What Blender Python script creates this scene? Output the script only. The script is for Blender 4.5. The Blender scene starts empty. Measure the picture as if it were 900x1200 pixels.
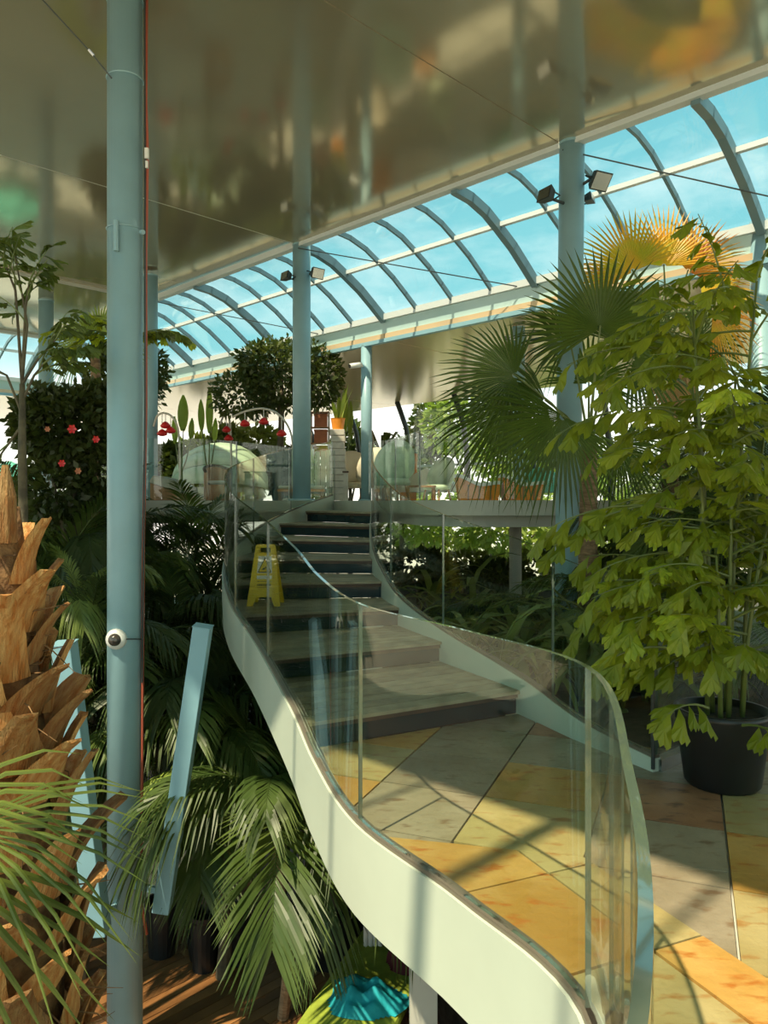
import bpy, bmesh, math, random
from mathutils import Vector, Matrix
from math import sin, cos, pi, radians

SC = bpy.context.scene
COL = SC.collection
EYE = 1.6           # eye height above the stair landing (landing is z = 0)
HOR = 588           # pixel row of the horizon
FPX = 900.0         # focal length in pixels of the 900x1200 frame

# ------------------------------------------------------------------ camera
cam = bpy.data.cameras.new('camera')
cam.sensor_fit = 'VERTICAL'; cam.sensor_height = 36.0; cam.lens = 27.0
cam.shift_y = -0.01; cam.clip_start = 0.02; cam.clip_end = 500
camo = bpy.data.objects.new('camera', cam); COL.objects.link(camo)
camo.location = (0, 0, EYE); camo.rotation_euler = (pi/2, 0, 0)
SC.camera = camo

# ------------------------------------------------------------------ exposure
SC.view_settings.view_transform = 'Standard'
SC.view_settings.look = 'None'
SC.view_settings.gamma = 1.0
SC.view_settings.use_curve_mapping = False
SC.view_settings.exposure = 0.65
try:
    SC.cycles.transparent_max_bounces = 32
    SC.cycles.max_bounces = 10
    SC.cycles.sample_clamp_indirect = 6.0
except Exception:
    pass

# ------------------------------------------------------------------ sky
W = bpy.data.worlds.new('sky'); SC.world = W; W.use_nodes = True
nt = W.node_tree; nt.nodes.clear()
def N(t, kind, **kw):
    n = t.nodes.new(kind)
    for k, v in kw.items(): setattr(n, k, v)
    return n
tc = N(nt, 'ShaderNodeTexCoord'); sep = N(nt, 'ShaderNodeSeparateXYZ')
nt.links.new(tc.outputs['Generated'], sep.inputs[0])
ramp = N(nt, 'ShaderNodeValToRGB')
e = ramp.color_ramp.elements
e[0].position = 0.0; e[0].color = (1.15, 1.08, 0.92, 1)
e[1].position = 1.0; e[1].color = (0.17, 0.42, 0.46, 1)
for p, c in ((0.10, (1.08, 1.06, 0.96, 1)), (0.19, (0.22, 0.54, 0.57, 1)), (0.45, (0.15, 0.45, 0.51, 1))):
    k = e.new(p); k.color = c
nt.links.new(sep.outputs['Z'], ramp.inputs[0])
mp = N(nt, 'ShaderNodeMapping'); mp.inputs['Scale'].default_value = (1.0, 1.0, 2.6)
nt.links.new(tc.outputs['Generated'], mp.inputs[0])
nz = N(nt, 'ShaderNodeTexNoise'); nz.inputs['Scale'].default_value = 4.5
nz.inputs['Detail'].default_value = 7; nz.inputs['Roughness'].default_value = 0.6
nt.links.new(mp.outputs[0], nz.inputs['Vector'])
cr = N(nt, 'ShaderNodeValToRGB'); cr.color_ramp.elements[0].position = 0.46; cr.color_ramp.elements[1].position = 0.78
cr.color_ramp.elements[1].color = (0.5, 0.5, 0.5, 1)
nt.links.new(nz.outputs['Fac'], cr.inputs[0])
mx = N(nt, 'ShaderNodeMixRGB'); mx.inputs[2].default_value = (0.95, 0.98, 0.92, 1)
nt.links.new(cr.outputs[0], mx.inputs[0]); nt.links.new(ramp.outputs[0], mx.inputs[1])
bg = N(nt, 'ShaderNodeBackground'); bg.inputs['Strength'].default_value = 1.0
nt.links.new(mx.outputs[0], bg.inputs[0])
nt.links.new(bg.outputs[0], N(nt, 'ShaderNodeOutputWorld').inputs[0])

# ------------------------------------------------------------------ sun (enters through the glass roof behind the viewer)
sun = bpy.data.lights.new('sun', 'SUN'); sun.energy = 5.0; sun.angle = radians(0.8); sun.color = (1.0, 0.83, 0.58)
suno = bpy.data.objects.new('sun', sun); COL.objects.link(suno)
_el = radians(58); _az = radians(52)          # azimuth of travel, from +X
SUN_TRAVEL = Vector((cos(_el)*cos(_az), cos(_el)*sin(_az), -sin(_el)))
suno.rotation_euler = SUN_TRAVEL.to_track_quat('-Z', 'Y').to_euler()
suno.location = (0, -4, 30)

# ------------------------------------------------------------------ helpers
R = random.Random(7)
def P(px, py, d):
    return Vector(((px-450)/FPX*d, d, EYE + (HOR-py)/FPX*d))
def XZ(px, d, z): return Vector(((px-450)/FPX*d, d, z))

class MB:
    """collects shapes, builds ONE mesh object"""
    def __init__(s): s.v = []; s.f = []; s.m = []
    def add(s, vs, fs, mi=0):
        o = len(s.v); s.v += [Vector(v) for v in vs]
        for f in fs: s.f.append([o+i for i in f]); s.m.append(mi)
        return s
    def box(s, c, size, M=None, mi=0):
        x, y, z = [a/2 for a in size]; c = Vector(c)
        vs = [Vector((i*x, j*y, k*z)) for i in (-1, 1) for j in (-1, 1) for k in (-1, 1)]
        if M is not None: vs = [M @ v for v in vs]
        s.add([c+v for v in vs], [(0,1,3,2),(4,6,7,5),(0,4,5,1),(2,3,7,6),(0,2,6,4),(1,5,7,3)], mi); return s
    def bar(s, a, b, w, h, mi=0, up=(0,0,1)):
        a = Vector(a); b = Vector(b); d = (b-a)
        M = frame(d, up)
        s.box((a+b)/2, (d.length, w, h), M, mi); return s
    def tube(s, pts, rad, n=8, mi=0, cap=True):
        pts = [Vector(p) for p in pts]
        if not isinstance(rad, (list, tuple)): rad = [rad]*len(pts)
        o = len(s.v); up = Vector((0.13, 0.21, 1)); L = len(pts)
        for i, p in enumerate(pts):
            t = pts[min(i+1, L-1)] - pts[max(i-1, 0)]
            if t.length < 1e-9: t = Vector((0,0,1))
            t.normalize(); a = t.cross(up)
            if a.length < 0.15: a = t.cross(Vector((1,0.1,0)))
            a.normalize(); b = t.cross(a)
            for k in range(n):
                q = 2*pi*k/n; s.v.append(p + (a*cos(q) + b*sin(q))*rad[i])
        for i in range(L-1):
            for k in range(n):
                s.f.append([o+i*n+k, o+i*n+(k+1)%n, o+(i+1)*n+(k+1)%n, o+(i+1)*n+k]); s.m.append(mi)
        if cap:
            s.f.append([o+k for k in range(n)][::-1]); s.m.append(mi)
            s.f.append([o+(L-1)*n+k for k in range(n)]); s.m.append(mi)
        return s
    def lathe(s, prof, c=(0,0,0), n=20, mi=0, a0=0, a1=2*pi, cap=True):
        c = Vector(c); o = len(s.v); full = abs(a1-a0-2*pi) < 1e-6; m = n if full else n+1
        for r, z in prof:
            for k in range(m):
                q = a0 + (a1-a0)*k/n; s.v.append(c + Vector((r*cos(q), r*sin(q), z)))
        for i in range(len(prof)-1):
            for k in range(n):
                k2 = (k+1) % m
                s.f.append([o+i*m+k, o+i*m+k2, o+(i+1)*m+k2, o+(i+1)*m+k]); s.m.append(mi)
        return s
    def prism(s, poly, z0, z1, mi=0):
        n = len(poly); o = len(s.v)
        s.v += [Vector((p[0], p[1], z0)) for p in poly] + [Vector((p[0], p[1], z1)) for p in poly]
        s.f.append([o+i for i in range(n)][::-1]); s.m.append(mi)
        s.f.append([o+n+i for i in range(n)]); s.m.append(mi)
        for i in range(n):
            j = (i+1) % n; s.f.append([o+i, o+j, o+n+j, o+n+i]); s.m.append(mi)
        return s
    def mesh(s, name, mats, org=(0,0,0), smooth=False):
        me = bpy.data.meshes.new(name); org = Vector(org)
        me.from_pydata([tuple(v-org) for v in s.v], [], s.f)
        mats = mats if isinstance(mats, (list, tuple)) else [mats]
        for m in mats: me.materials.append(m)
        if len(mats) > 1: me.polygons.foreach_set('material_index', s.m)
        if smooth: me.polygons.foreach_set('use_smooth', [True]*len(s.f))
        me.update(); return me
    def build(s, name, mats, parent=None, smooth=False, org=None, bevel=0):
        """vertices are in world space; parent's base is subtracted"""
        base = Vector(parent['_base']) if parent is not None else Vector(org or (0,0,0))
        me = s.mesh(name, mats, base, smooth)
        ob = bpy.data.objects.new(name, me); COL.objects.link(ob)
        if parent is not None: ob.parent = parent
        else: ob.location = base
        ob['_base'] = tuple(base)
        if bevel:
            b = ob.modifiers.new('bevel', 'BEVEL'); b.width = bevel; b.segments = 2; b.limit_method = 'ANGLE'
        return ob

def frame(d, up=(0,0,1)):
    """matrix whose X axis is d, Z axis near up"""
    x = Vector(d).normalized(); u = Vector(up)
    y = u.cross(x)
    if y.length < 1e-4: y = Vector((0,1,0)).cross(x)
    if y.length < 1e-4: y = Vector((1,0,0)).cross(x)
    y.normalize(); z = x.cross(y)
    return Matrix((x, y, z)).transposed()

def tag(o, label, cat, group=None, kind=None):
    o['label'] = label; o['category'] = cat
    if group: o['group'] = group
    if kind: o['kind'] = kind
    return o
def struct(o, label=None):
    o['kind'] = 'structure'
    if label: o['label'] = label
    return o
def thing(name, loc, label=None, cat=None, group=None):
    o = bpy.data.objects.new(name, None); COL.objects.link(o)
    o.empty_display_size = 0.1; o.location = loc; o['_base'] = tuple(loc)
    if label: tag(o, label, cat, group)
    return o
def inst(name, me, parent, loc=(0,0,0), M=None):
    """a part that shares mesh data; loc / M are local to the parent's base"""
    o = bpy.data.objects.new(name, me); COL.objects.link(o)
    if parent is not None: o.parent = parent; o['_base'] = parent['_base']
    if M is not None:
        m = M.to_4x4() if len(M.row) == 3 else M.copy()
        m.translation = Vector(loc); o.matrix_local = m
    else: o.location = loc
    return o
def copy_tree(o, parent=None):
    c = o.copy(); COL.objects.link(c); c.parent = parent
    for ch in o.children: copy_tree(ch, c)
    return c
def catmull(pts, per=6):
    out = []; n = len(pts)
    for i in range(n-1):
        p0 = pts[max(i-1,0)]; p1 = pts[i]; p2 = pts[i+1]; p3 = pts[min(i+2,n-1)]
        for k in range(per):
            t = k/per
            out.append(tuple(0.5*((2*b)+(-a+c)*t+(2*a-5*b+4*c-d)*t*t+(-a+3*b-3*c+d)*t**3) for a,b,c,d in zip(p0,p1,p2,p3)))
    out.append(tuple(pts[-1])); return out
def clip(subject, tile):
    """clip polygon subject to convex ccw tile"""
    out = subject
    for i in range(len(tile)):
        a = tile[i]; b = tile[(i+1) % len(tile)]
        inp = out; out = []
        def side(p): return (b[0]-a[0])*(p[1]-a[1])-(b[1]-a[1])*(p[0]-a[0])
        for j in range(len(inp)):
            p = inp[j]; q = inp[(j+1) % len(inp)]; sp = side(p); sq = side(q)
            if sp >= 0: out.append(p)
            if sp*sq < 0:
                t = sp/(sp-sq); out.append((p[0]+(q[0]-p[0])*t, p[1]+(q[1]-p[1])*t))
        if not out: return []
    return out
def area(p): return 0.5*sum(p[i][0]*p[(i+1)%len(p)][1]-p[(i+1)%len(p)][0]*p[i][1] for i in range(len(p)))

# ------------------------------------------------------------------ materials
def mat(name, col, rough=0.5, metal=0.0, spec=0.5, var=0.0, scale=5.0, col2=None, bump=0.0, bscale=None,
        stretch=(1,1,1), rnd=0.0, coat=0.0, thresh=(0.35,0.65), coord='Object'):
    m = bpy.data.materials.new(name); m.use_nodes = True; t = m.node_tree
    b = t.nodes['Principled BSDF']
    b.inputs['Roughness'].default_value = rough; b.inputs['Metallic'].default_value = metal
    b.inputs['Specular IOR Level'].default_value = spec
    b.inputs['Coat Weight'].default_value = coat
    c4 = (*col, 1)
    b.inputs['Base Color'].default_value = c4
    if var or col2 or bump or rnd:
        tcn = N(t, 'ShaderNodeTexCoord'); mpn = N(t, 'ShaderNodeMapping'); mpn.inputs['Scale'].default_value = stretch
        t.links.new(tcn.outputs[coord], mpn.inputs[0])
        last = None
        nzn = N(t, 'ShaderNodeTexNoise'); nzn.inputs['Scale'].default_value = scale; nzn.inputs['Detail'].default_value = 5
        t.links.new(mpn.outputs[0], nzn.inputs['Vector'])
        r = N(t, 'ShaderNodeValToRGB'); r.color_ramp.elements[0].position = thresh[0]; r.color_ramp.elements[1].position = thresh[1]
        k2 = col2 or tuple(min(1, x*(1+var)) for x in col)
        k1 = col if col2 else tuple(x*(1-var) for x in col)
        r.color_ramp.elements[0].color = (*k1, 1); r.color_ramp.elements[1].color = (*k2, 1)
        t.links.new(nzn.outputs['Fac'], r.inputs[0]); last = r.outputs[0]
        if rnd:
            oi = N(t, 'ShaderNodeObjectInfo'); hs = N(t, 'ShaderNodeHueSaturation')
            ma = N(t, 'ShaderNodeMapRange'); ma.inputs[3].default_value = 1-rnd; ma.inputs[4].default_value = 1+rnd
            t.links.new(oi.outputs['Random'], ma.inputs[0]); t.links.new(ma.outputs[0], hs.inputs['Value'])
            t.links.new(last, hs.inputs['Color']); last = hs.outputs[0]
        t.links.new(last, b.inputs['Base Color'])
        if bump:
            bn = N(t, 'ShaderNodeBump'); bn.inputs['Strength'].default_value = bump; bn.inputs['Distance'].default_value = 0.02
            n2 = N(t, 'ShaderNodeTexNoise'); n2.inputs['Scale'].default_value = bscale or scale*2; n2.inputs['Detail'].default_value = 4
            t.links.new(mpn.outputs[0], n2.inputs['Vector'])
            t.links.new(n2.outputs['Fac'], bn.inputs['Height']); t.links.new(bn.outputs[0], b.inputs['Normal'])
    return m

def leaf_mat(name, col, col2, rough=0.42, trans=0.35, rnd=0.25, scale=1.6, tip=None):
    m = mat(name, col, rough, col2=col2, scale=scale, rnd=rnd, spec=0.45)
    t = m.node_tree; b = t.nodes['Principled BSDF']; out = t.nodes['Material Output']
    src = b.inputs['Base Color'].links[0].from_socket
    tr = N(t, 'ShaderNodeBsdfTranslucent'); mxs = N(t, 'ShaderNodeMixShader'); mxs.inputs[0].default_value = trans
    mc = N(t, 'ShaderNodeMixRGB'); mc.blend_type = 'MULTIPLY'; mc.inputs[0].default_value = 1.0; mc.inputs[2].default_value = (1.35, 1.3, 0.6, 1)
    t.links.new(src, mc.inputs[1]); t.links.new(mc.outputs[0], tr.inputs[0])
    t.links.new(b.outputs[0], mxs.inputs[1]); t.links.new(tr.outputs[0], mxs.inputs[2]); t.links.new(mxs.outputs[0], out.inputs[0])
    return m

def glass_mat(name, tint, refl=1.0, rough=0.0, f0=0.045):
    """flat architectural glass: see-through with a mirror that grows at grazing angles"""
    m = bpy.data.materials.new(name); m.use_nodes = True; t = m.node_tree; t.nodes.clear()
    out = N(t, 'ShaderNodeOutputMaterial'); tr = N(t, 'ShaderNodeBsdfTransparent'); gl = N(t, 'ShaderNodeBsdfGlossy')
    tr.inputs[0].default_value = (*tint, 1); gl.inputs['Roughness'].default_value = rough
    lw = N(t, 'ShaderNodeLayerWeight'); lw.inputs[0].default_value = 0.5
    pw = N(t, 'ShaderNodeMath', operation='POWER'); pw.inputs[1].default_value = 5.0
    t.links.new(lw.outputs['Facing'], pw.inputs[0])
    ma = N(t, 'ShaderNodeMath', operation='MULTIPLY_ADD'); ma.inputs[1].default_value = (1-f0)*refl; ma.inputs[2].default_value = f0*refl
    t.links.new(pw.outputs[0], ma.inputs[0])
    mxs = N(t, 'ShaderNodeMixShader'); t.links.new(ma.outputs[0], mxs.inputs[0])
    t.links.new(tr.outputs[0], mxs.inputs[1]); t.links.new(gl.outputs[0], mxs.inputs[2]); t.links.new(mxs.outputs[0], out.inputs[0])
    return m

M = {}
M['column'] = mat('painted_column', (0.25, 0.42, 0.47), 0.38, var=0.05, scale=3)
M['blue'] = mat('blue_paint', (0.24, 0.44, 0.52), 0.35, var=0.05, scale=3)
M['frame_white'] = mat('white_frame', (0.62, 0.68, 0.68), 0.4)
M['frame_blue'] = mat('grey_blue_frame', (0.15, 0.25, 0.29), 0.4)
M['dark_metal'] = mat('dark_metal', (0.05, 0.06, 0.06), 0.4, metal=0.5)
M['steel'] = mat('steel', (0.45, 0.46, 0.46), 0.25, metal=1.0)
M['stringer'] = mat('stringer_paint', (0.54, 0.61, 0.51), 0.35, var=0.04, scale=2)
M['slab'] = mat('slab_plaster', (0.56, 0.57, 0.50), 0.5, var=0.05, scale=2)
M['board'] = mat('tread_board', (0.25, 0.22, 0.145), 0.5, col2=(0.38, 0.34, 0.23), scale=6, stretch=(1,1,1), rnd=0.22, bump=0.25, bscale=60)
M['riser'] = mat('riser_dark', (0.012, 0.035, 0.042), 0.12, var=0.2, scale=3)
M['glass'] = glass_mat('balustrade_glass', (0.945, 0.98, 0.95), refl=0.9)
M['glass_edge'] = mat('glass_edge', (0.10, 0.14, 0.11), 0.05, spec=1.0, coat=1.0)
M['channel'] = mat('glass_channel', (0.20, 0.17, 0.13), 0.4, metal=0.4)
M['pane'] = glass_mat('roof_glass', (0.97, 0.99, 0.99), refl=0.8)
M['fascia'] = mat('fascia_gloss', (0.48, 0.70, 0.70), 0.2, spec=0.5)
M['soil'] = mat('soil', (0.035, 0.03, 0.02), 0.9, var=0.5, scale=8, bump=0.6)
M['paving'] = mat('paving', (0.55, 0.50, 0.40), 0.8, var=0.1, scale=0.6)
M['upper_floor'] = mat('upper_floor', (0.50, 0.47, 0.40), 0.35, var=0.1, scale=1.0)
M['plank'] = mat('deck_plank', (0.17, 0.075, 0.025), 0.45, col2=(0.28, 0.13, 0.045), scale=2.2, stretch=(1,1,1), rnd=0.35, bump=0.15)
M['trunk'] = mat('trunk', (0.16, 0.10, 0.05), 0.8, col2=(0.30, 0.20, 0.11), scale=9, stretch=(1,1,5), bump=0.7)
M['trunk_dark'] = mat('trunk_dark', (0.06, 0.05, 0.03), 0.8, col2=(0.13, 0.11, 0.06), scale=9, bump=0.6)
M['black_pot'] = mat('black_pot', (0.012, 0.014, 0.015), 0.35, var=0.2)
M['white'] = mat('white_plastic', (0.75, 0.76, 0.72), 0.35)
M['red'] = mat('red_lacquer', (0.60, 0.008, 0.008), 0.35)
M['yellow'] = mat('yellow_plastic', (0.80, 0.56, 0.02), 0.4, var=0.05)
M['black'] = mat('black_print', (0.02, 0.02, 0.02), 0.5)
M['red_cable'] = mat('red_cable', (0.40, 0.09, 0.05), 0.5)
M['cream'] = mat('cream', (0.70, 0.64, 0.48), 0.6, var=0.06)
M['pale_green'] = mat('pale_green_paint', (0.46, 0.58, 0.42), 0.5, var=0.08)
M['teal'] = mat('teal_cloth', (0.01, 0.36, 0.42), 0.8, var=0.15, bump=0.3)
M['sea_green'] = mat('sea_green_paint', (0.10, 0.50, 0.38), 0.6, var=0.1)
M['lime'] = mat('lime_cushion', (0.30, 0.38, 0.04), 0.8, var=0.15, scale=12)
M['orange'] = mat('orange_paint', (0.82, 0.28, 0.02), 0.45, var=0.08)
M['terracotta'] = mat('terracotta', (0.42, 0.15, 0.07), 0.7, var=0.15)
M['wood'] = mat('warm_wood', (0.28, 0.13, 0.05), 0.5, col2=(0.42, 0.22, 0.10), scale=7, stretch=(1,1,0.2), rnd=0.15)
M['dark_wood'] = mat('dark_wood', (0.08, 0.045, 0.025), 0.5, var=0.2)
M['grey_cushion'] = mat('grey_cushion', (0.42, 0.40, 0.36), 0.9, var=0.06)
M['stone'] = mat('pale_stone', (0.55, 0.52, 0.44), 0.8, var=0.12, scale=6, bump=0.5)
M['maroon'] = mat('maroon_cloth', (0.12, 0.012, 0.02), 0.8, var=0.2)
M['lens'] = mat('dark_lens', (0.05, 0.045, 0.04), 0.1, spec=0.8)
# glossy stretched ceiling
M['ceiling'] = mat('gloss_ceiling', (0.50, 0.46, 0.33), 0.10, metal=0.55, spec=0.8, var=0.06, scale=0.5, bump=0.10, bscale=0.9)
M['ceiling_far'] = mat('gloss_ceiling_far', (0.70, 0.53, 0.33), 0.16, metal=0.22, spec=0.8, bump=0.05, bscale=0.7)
# slate tiles: one stone, many tones, some picked to paint sun and shade
def slate(name, a, b, c):
    m = mat(name, a, 0.42, col2=b, scale=2.6, rnd=0.12, bump=0.35, bscale=14, thresh=(0.38, 0.62))
    t = m.node_tree; bs = t.nodes['Principled BSDF']; src = bs.inputs['Base Color'].links[0].from_socket
    tcn = N(t, 'ShaderNodeTexCoord'); n3 = N(t, 'ShaderNodeTexNoise'); n3.inputs['Scale'].default_value = 7; n3.inputs['Detail'].default_value = 8
    mp3 = N(t, 'ShaderNodeMapping'); mp3.inputs['Scale'].default_value = (1.0, 2.2, 1); mp3.inputs['Rotation'].default_value = (0,0,0.6)
    t.links.new(tcn.outputs['Object'], mp3.inputs[0]); t.links.new(mp3.outputs[0], n3.inputs['Vector'])
    r3 = N(t, 'ShaderNodeValToRGB'); r3.color_ramp.elements[0].position = 0.56; r3.color_ramp.elements[1].position = 0.68
    t.links.new(n3.outputs['Fac'], r3.inputs[0])
    m3 = N(t, 'ShaderNodeMixRGB'); m3.inputs[2].default_value = (*c, 1)
    t.links.new(r3.outputs[0], m3.inputs[0]); t.links.new(src, m3.inputs[1]); t.links.new(m3.outputs[0], bs.inputs['Base Color'])
    return m
M['slate_gold'] = slate('slate_gold', (0.46, 0.25, 0.055), (0.54, 0.33, 0.10), (0.42, 0.15, 0.025))
M['slate_sand'] = slate('slate_sand', (0.36, 0.28, 0.11), (0.44, 0.36, 0.165), (0.34, 0.19, 0.06))
M['slate_grey'] = slate('slate_grey', (0.26, 0.215, 0.14), (0.34, 0.285, 0.20), (0.21, 0.14, 0.08))
M['slate_brown'] = slate('slate_brown', (0.24, 0.11, 0.055), (0.36, 0.19, 0.10), (0.14, 0.07, 0.04))
# foliage
L_ = leaf_mat
M['leaf_fan'] = L_('leaf_fan', (0.050, 0.095, 0.012), (0.11, 0.17, 0.025))
M['leaf_fan_front'] = L_('leaf_fan_front', (0.08, 0.12, 0.02), (0.18, 0.22, 0.045))
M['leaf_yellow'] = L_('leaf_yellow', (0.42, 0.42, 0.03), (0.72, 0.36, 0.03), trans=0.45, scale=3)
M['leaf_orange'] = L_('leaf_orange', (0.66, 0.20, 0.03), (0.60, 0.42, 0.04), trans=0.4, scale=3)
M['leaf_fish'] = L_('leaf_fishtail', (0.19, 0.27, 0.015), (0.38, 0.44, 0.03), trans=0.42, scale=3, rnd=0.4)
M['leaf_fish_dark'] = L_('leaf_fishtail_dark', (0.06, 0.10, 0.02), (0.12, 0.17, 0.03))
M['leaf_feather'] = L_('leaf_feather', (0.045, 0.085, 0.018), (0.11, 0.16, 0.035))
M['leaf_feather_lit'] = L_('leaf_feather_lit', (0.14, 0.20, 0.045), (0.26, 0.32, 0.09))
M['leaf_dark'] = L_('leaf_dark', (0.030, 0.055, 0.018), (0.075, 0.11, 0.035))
M['leaf_ficus'] = L_('leaf_ficus', (0.04, 0.065, 0.015), (0.11, 0.14, 0.035))
M['leaf_strap'] = L_('leaf_strap', (0.14, 0.19, 0.045), (0.26, 0.31, 0.09))
M['leaf_bright'] = L_('leaf_bright', (0.22, 0.33, 0.05), (0.36, 0.46, 0.10))
M['leaf_brown'] = L_('leaf_dry', (0.28, 0.17, 0.07), (0.42, 0.28, 0.12), trans=0.2)
M['stem_green'] = mat('stem_green', (0.13, 0.17, 0.04), 0.5, var=0.2)
M['boot'] = mat('palm_boot', (0.34, 0.12, 0.02), 0.75, col2=(0.48, 0.28, 0.10), scale=7, stretch=(5,5,1), rnd=0.45, bump=1.0, bscale=26)
M['fibre'] = mat('palm_fibre', (0.12, 0.06, 0.025), 0.9, col2=(0.30, 0.17, 0.07), scale=14, bump=0.9)

# ================================================================== LAYOUT
# hall axes: s runs along the skylight (away to the left), n runs across it (away to the right)
U = Vector((-0.70711, 0.70711, 0)); NN = Vector((0.70711, 0.70711, 0))
def SN(s, n, z): v = U*s + NN*n; return Vector((v.x, v.y, z))
ZL = -3.1           # lower garden floor
ZB = -0.2           # planting bed right of the stair
ZU = 1.62           # upper floor
RISE = 0.18
HC = EYE + 4.3      # underside of the main ceiling
N0 = 8.05; S0 = 20.4
PROF = [(0, 4.30), (0.35, 4.27), (0.70, 4.17), (1.0, 4.02), (1.35, 3.83), (1.65, 3.62), (1.95, 3.40)]

# tread ends in plan, first tread to upper floor
TL = [(-.54,4.93), (-.95,6.10), (-1.38,7.2), (-1.68,8.3), (-1.85,9.5), (-1.80,10.8), (-1.64,12.1), (-1.355,13.4), (-.957,14.6)]
TR = [(1.01,5.80), (.50,6.83), (.145,7.7), (-.03,8.5), (-.146,9.4), (-.195,10.3), (-.197,11.1), (-.197,11.8), (-.22,12.4)]
NOS = 0.10
LB = [(-.75,-.75,.08), (-.22,-.05,.08), (.06,.35,.08), (.28,.73,.08), (.47,1.35,.08), (.64,2.28,.08), (.34,2.95,.08), (-.08,3.63,.09), (-.33,4.28,.16)] \
   + [(x, y, RISE*(i+1)+NOS) for i, (x, y) in enumerate(TL)]
RB = [(1.59,4.54,.08), (1.30,5.12,.14)] + [(x, y, RISE*(i+1)+NOS) for i, (x, y) in enumerate(TR)]
LS = catmull(LB, 8); RS = catmull(RB, 8)
EDGE_R = catmull([(-.22,12.4), (.05,12.15), (.30,11.4), (.52,10.6), (1.0,10.1), (1.9,10.05), (3.2,10.3), (6.0,10.9), (10,11.8)], 5)
EDGE_L = catmull([(-16,14.5), (-9,12.6), (-5,11.95), (-3.4,11.8), (-2.6,12.1), (-2.15,12.9), (-1.6,13.9), (-.957,14.6)], 5)

# ================================================================== STRUCTURE
# ---- ground outside, lower deck, garden bed
struct(MB().box((0, 10, ZL-0.35), (160, 160, 0.2)).build('floor_ground', M['paving']))
deck = thing('floor_deck', (0, 0, ZL)); struct(deck)
MB().box((-6, 7, ZL-0.09), (17, 24, 0.1)).build('subfloor', M['dark_wood'], deck)
plank_me = MB().box((0, 0, -0.02), (1.9, 0.112, 0.04)).mesh('plank', M['plank'])
Mp = frame(NN)
for i in range(34):
    for j in range(3):
        s = 4.0 + i*0.12; n = 3.2 + j*1.91 + (0.95 if i % 2 else 0)
        w = SN(s, n, 0); inst('plank', plank_me, deck, (w.x, w.y, 0), Mp)
bed = MB().prism([(0.15,7.6), (1.62,4.75), (2.2,5.15), (12,12.5), (12,13.5), (8,17.5), (0.4,17.5), (0.0,12.0), (-.02,9.4)], ZL, ZB)
struct(bed.build('floor_garden_bed', M['soil']))

# ---- stair landing: slab, fascia and slate tiles
land = [(x, y) for x, y, z in LS if y <= 4.93] + [TL[0], TR[0], (1.30,5.12), (1.59,4.54), (2.15,5.0), (9,11.0), (9,-3), (-.75,-3)]
if area(land) < 0: land = land[::-1]
floor = thing('floor', (0, 0, 0)); struct(floor)
MB().prism(land, -0.30, -0.03).build('slab', M['slab'], floor)
J = [(-.55,3.80), (.90,3.46), (1.45,2.2), (3.0,-1.4)]       # dark joint between the two tile fields
def half(poly, a, b):
    d = (b[0]-a[0], b[1]-a[1]); nx, ny = -d[1], d[0]
    big = 40; L = math.hypot(*d); d = (d[0]/L, d[1]/L); nx /= L; ny /= L
    q = [(a[0]-d[0]*big, a[1]-d[1]*big), (a[0]+d[0]*big, a[1]+d[1]*big), (a[0]+d[0]*big+nx*big, a[1]+d[1]*big+ny*big), (a[0]-d[0]*big+nx*big, a[1]-d[1]*big+ny*big)]
    return clip(poly, q)
near = half(half(land, J[1], J[0]), J[2], J[1])          # camera side of the joint
far1 = half(land, J[0], J[1])                            # stair side
far2 = half(half(land, J[1], J[0]), J[1], J[2])          # pot side
tones = ['slate_gold', 'slate_sand', 'slate_gold', 'slate_grey', 'slate_brown', 'slate_sand', 'slate_gold', 'slate_grey', 'slate_gold']
rt = random.Random(21)
def tile_field(poly, ax, size, off, pick):
    if len(poly) < 3: return
    a = Vector((*ax, 0)).normalized(); b = Vector((-a.y, a.x, 0)); g = 0.006
    for i in range(-14, 22):
        for j in range(-14, 22):
            c = Vector((off[0], off[1], 0)) + a*(i*size) + b*(j*size)
            if not (-1.2 < c.x < 6 and -1.0 < c.y < 8): continue
            q = [c + a*(sx*(size/2-g)) + b*(sy*(size/2-g)) for sx, sy in ((-1,-1),(1,-1),(1,1),(-1,1))]
            t = clip(poly, [(v.x, v.y) for v in q])
            if len(t) < 3 or abs(area(t)) < 0.004: continue
            t2 = [t[k] for k in range(len(t)) if math.hypot(t[k][0]-t[k-1][0], t[k][1]-t[k-1][1]) > 1e-4]
            if len(t2) < 3: continue
            MB().prism(t2, -0.03, rt.uniform(-0.0015, 0.001)).build('tile', M[pick(c, i, j)], floor)
def pick_near(c, i, j): return ('slate_gold', 'slate_sand', 'slate_sand', 'slate_gold')[(i*2+j*3) % 4]
def pick_far(c, i, j):
    if c.x < 1.15: return ('slate_grey', 'slate_sand', 'slate_grey', 'slate_gold')[(i+j*2) % 4]  # stair side: its shade is put into greyer tile picks
    if c.y < 3.55: return ('slate_gold', 'slate_gold', 'slate_sand')[(i+j) % 3]  # near right: strong sunlight painted in by picking golden tiles
    return ('slate_brown', 'slate_grey', 'slate_sand', 'slate_grey')[(i*2+j) % 4]
def pick_stair(c, i, j): return ('slate_grey', 'slate_sand', 'slate_gold', 'slate_sand')[(i+j*2) % 4]
tile_field(near, (.915, .40), 0.62, (.55, 2.9), pick_near)
tile_field(far1, (.915, .40), 0.62, (.35, 4.2), pick_stair) if False else None
tile_field(far1, (.93, -.37), 0.60, (1.49, 4.12), pick_far)
tile_field(far2, (.93, -.37), 0.60, (1.49, 4.12), pick_far)

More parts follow.
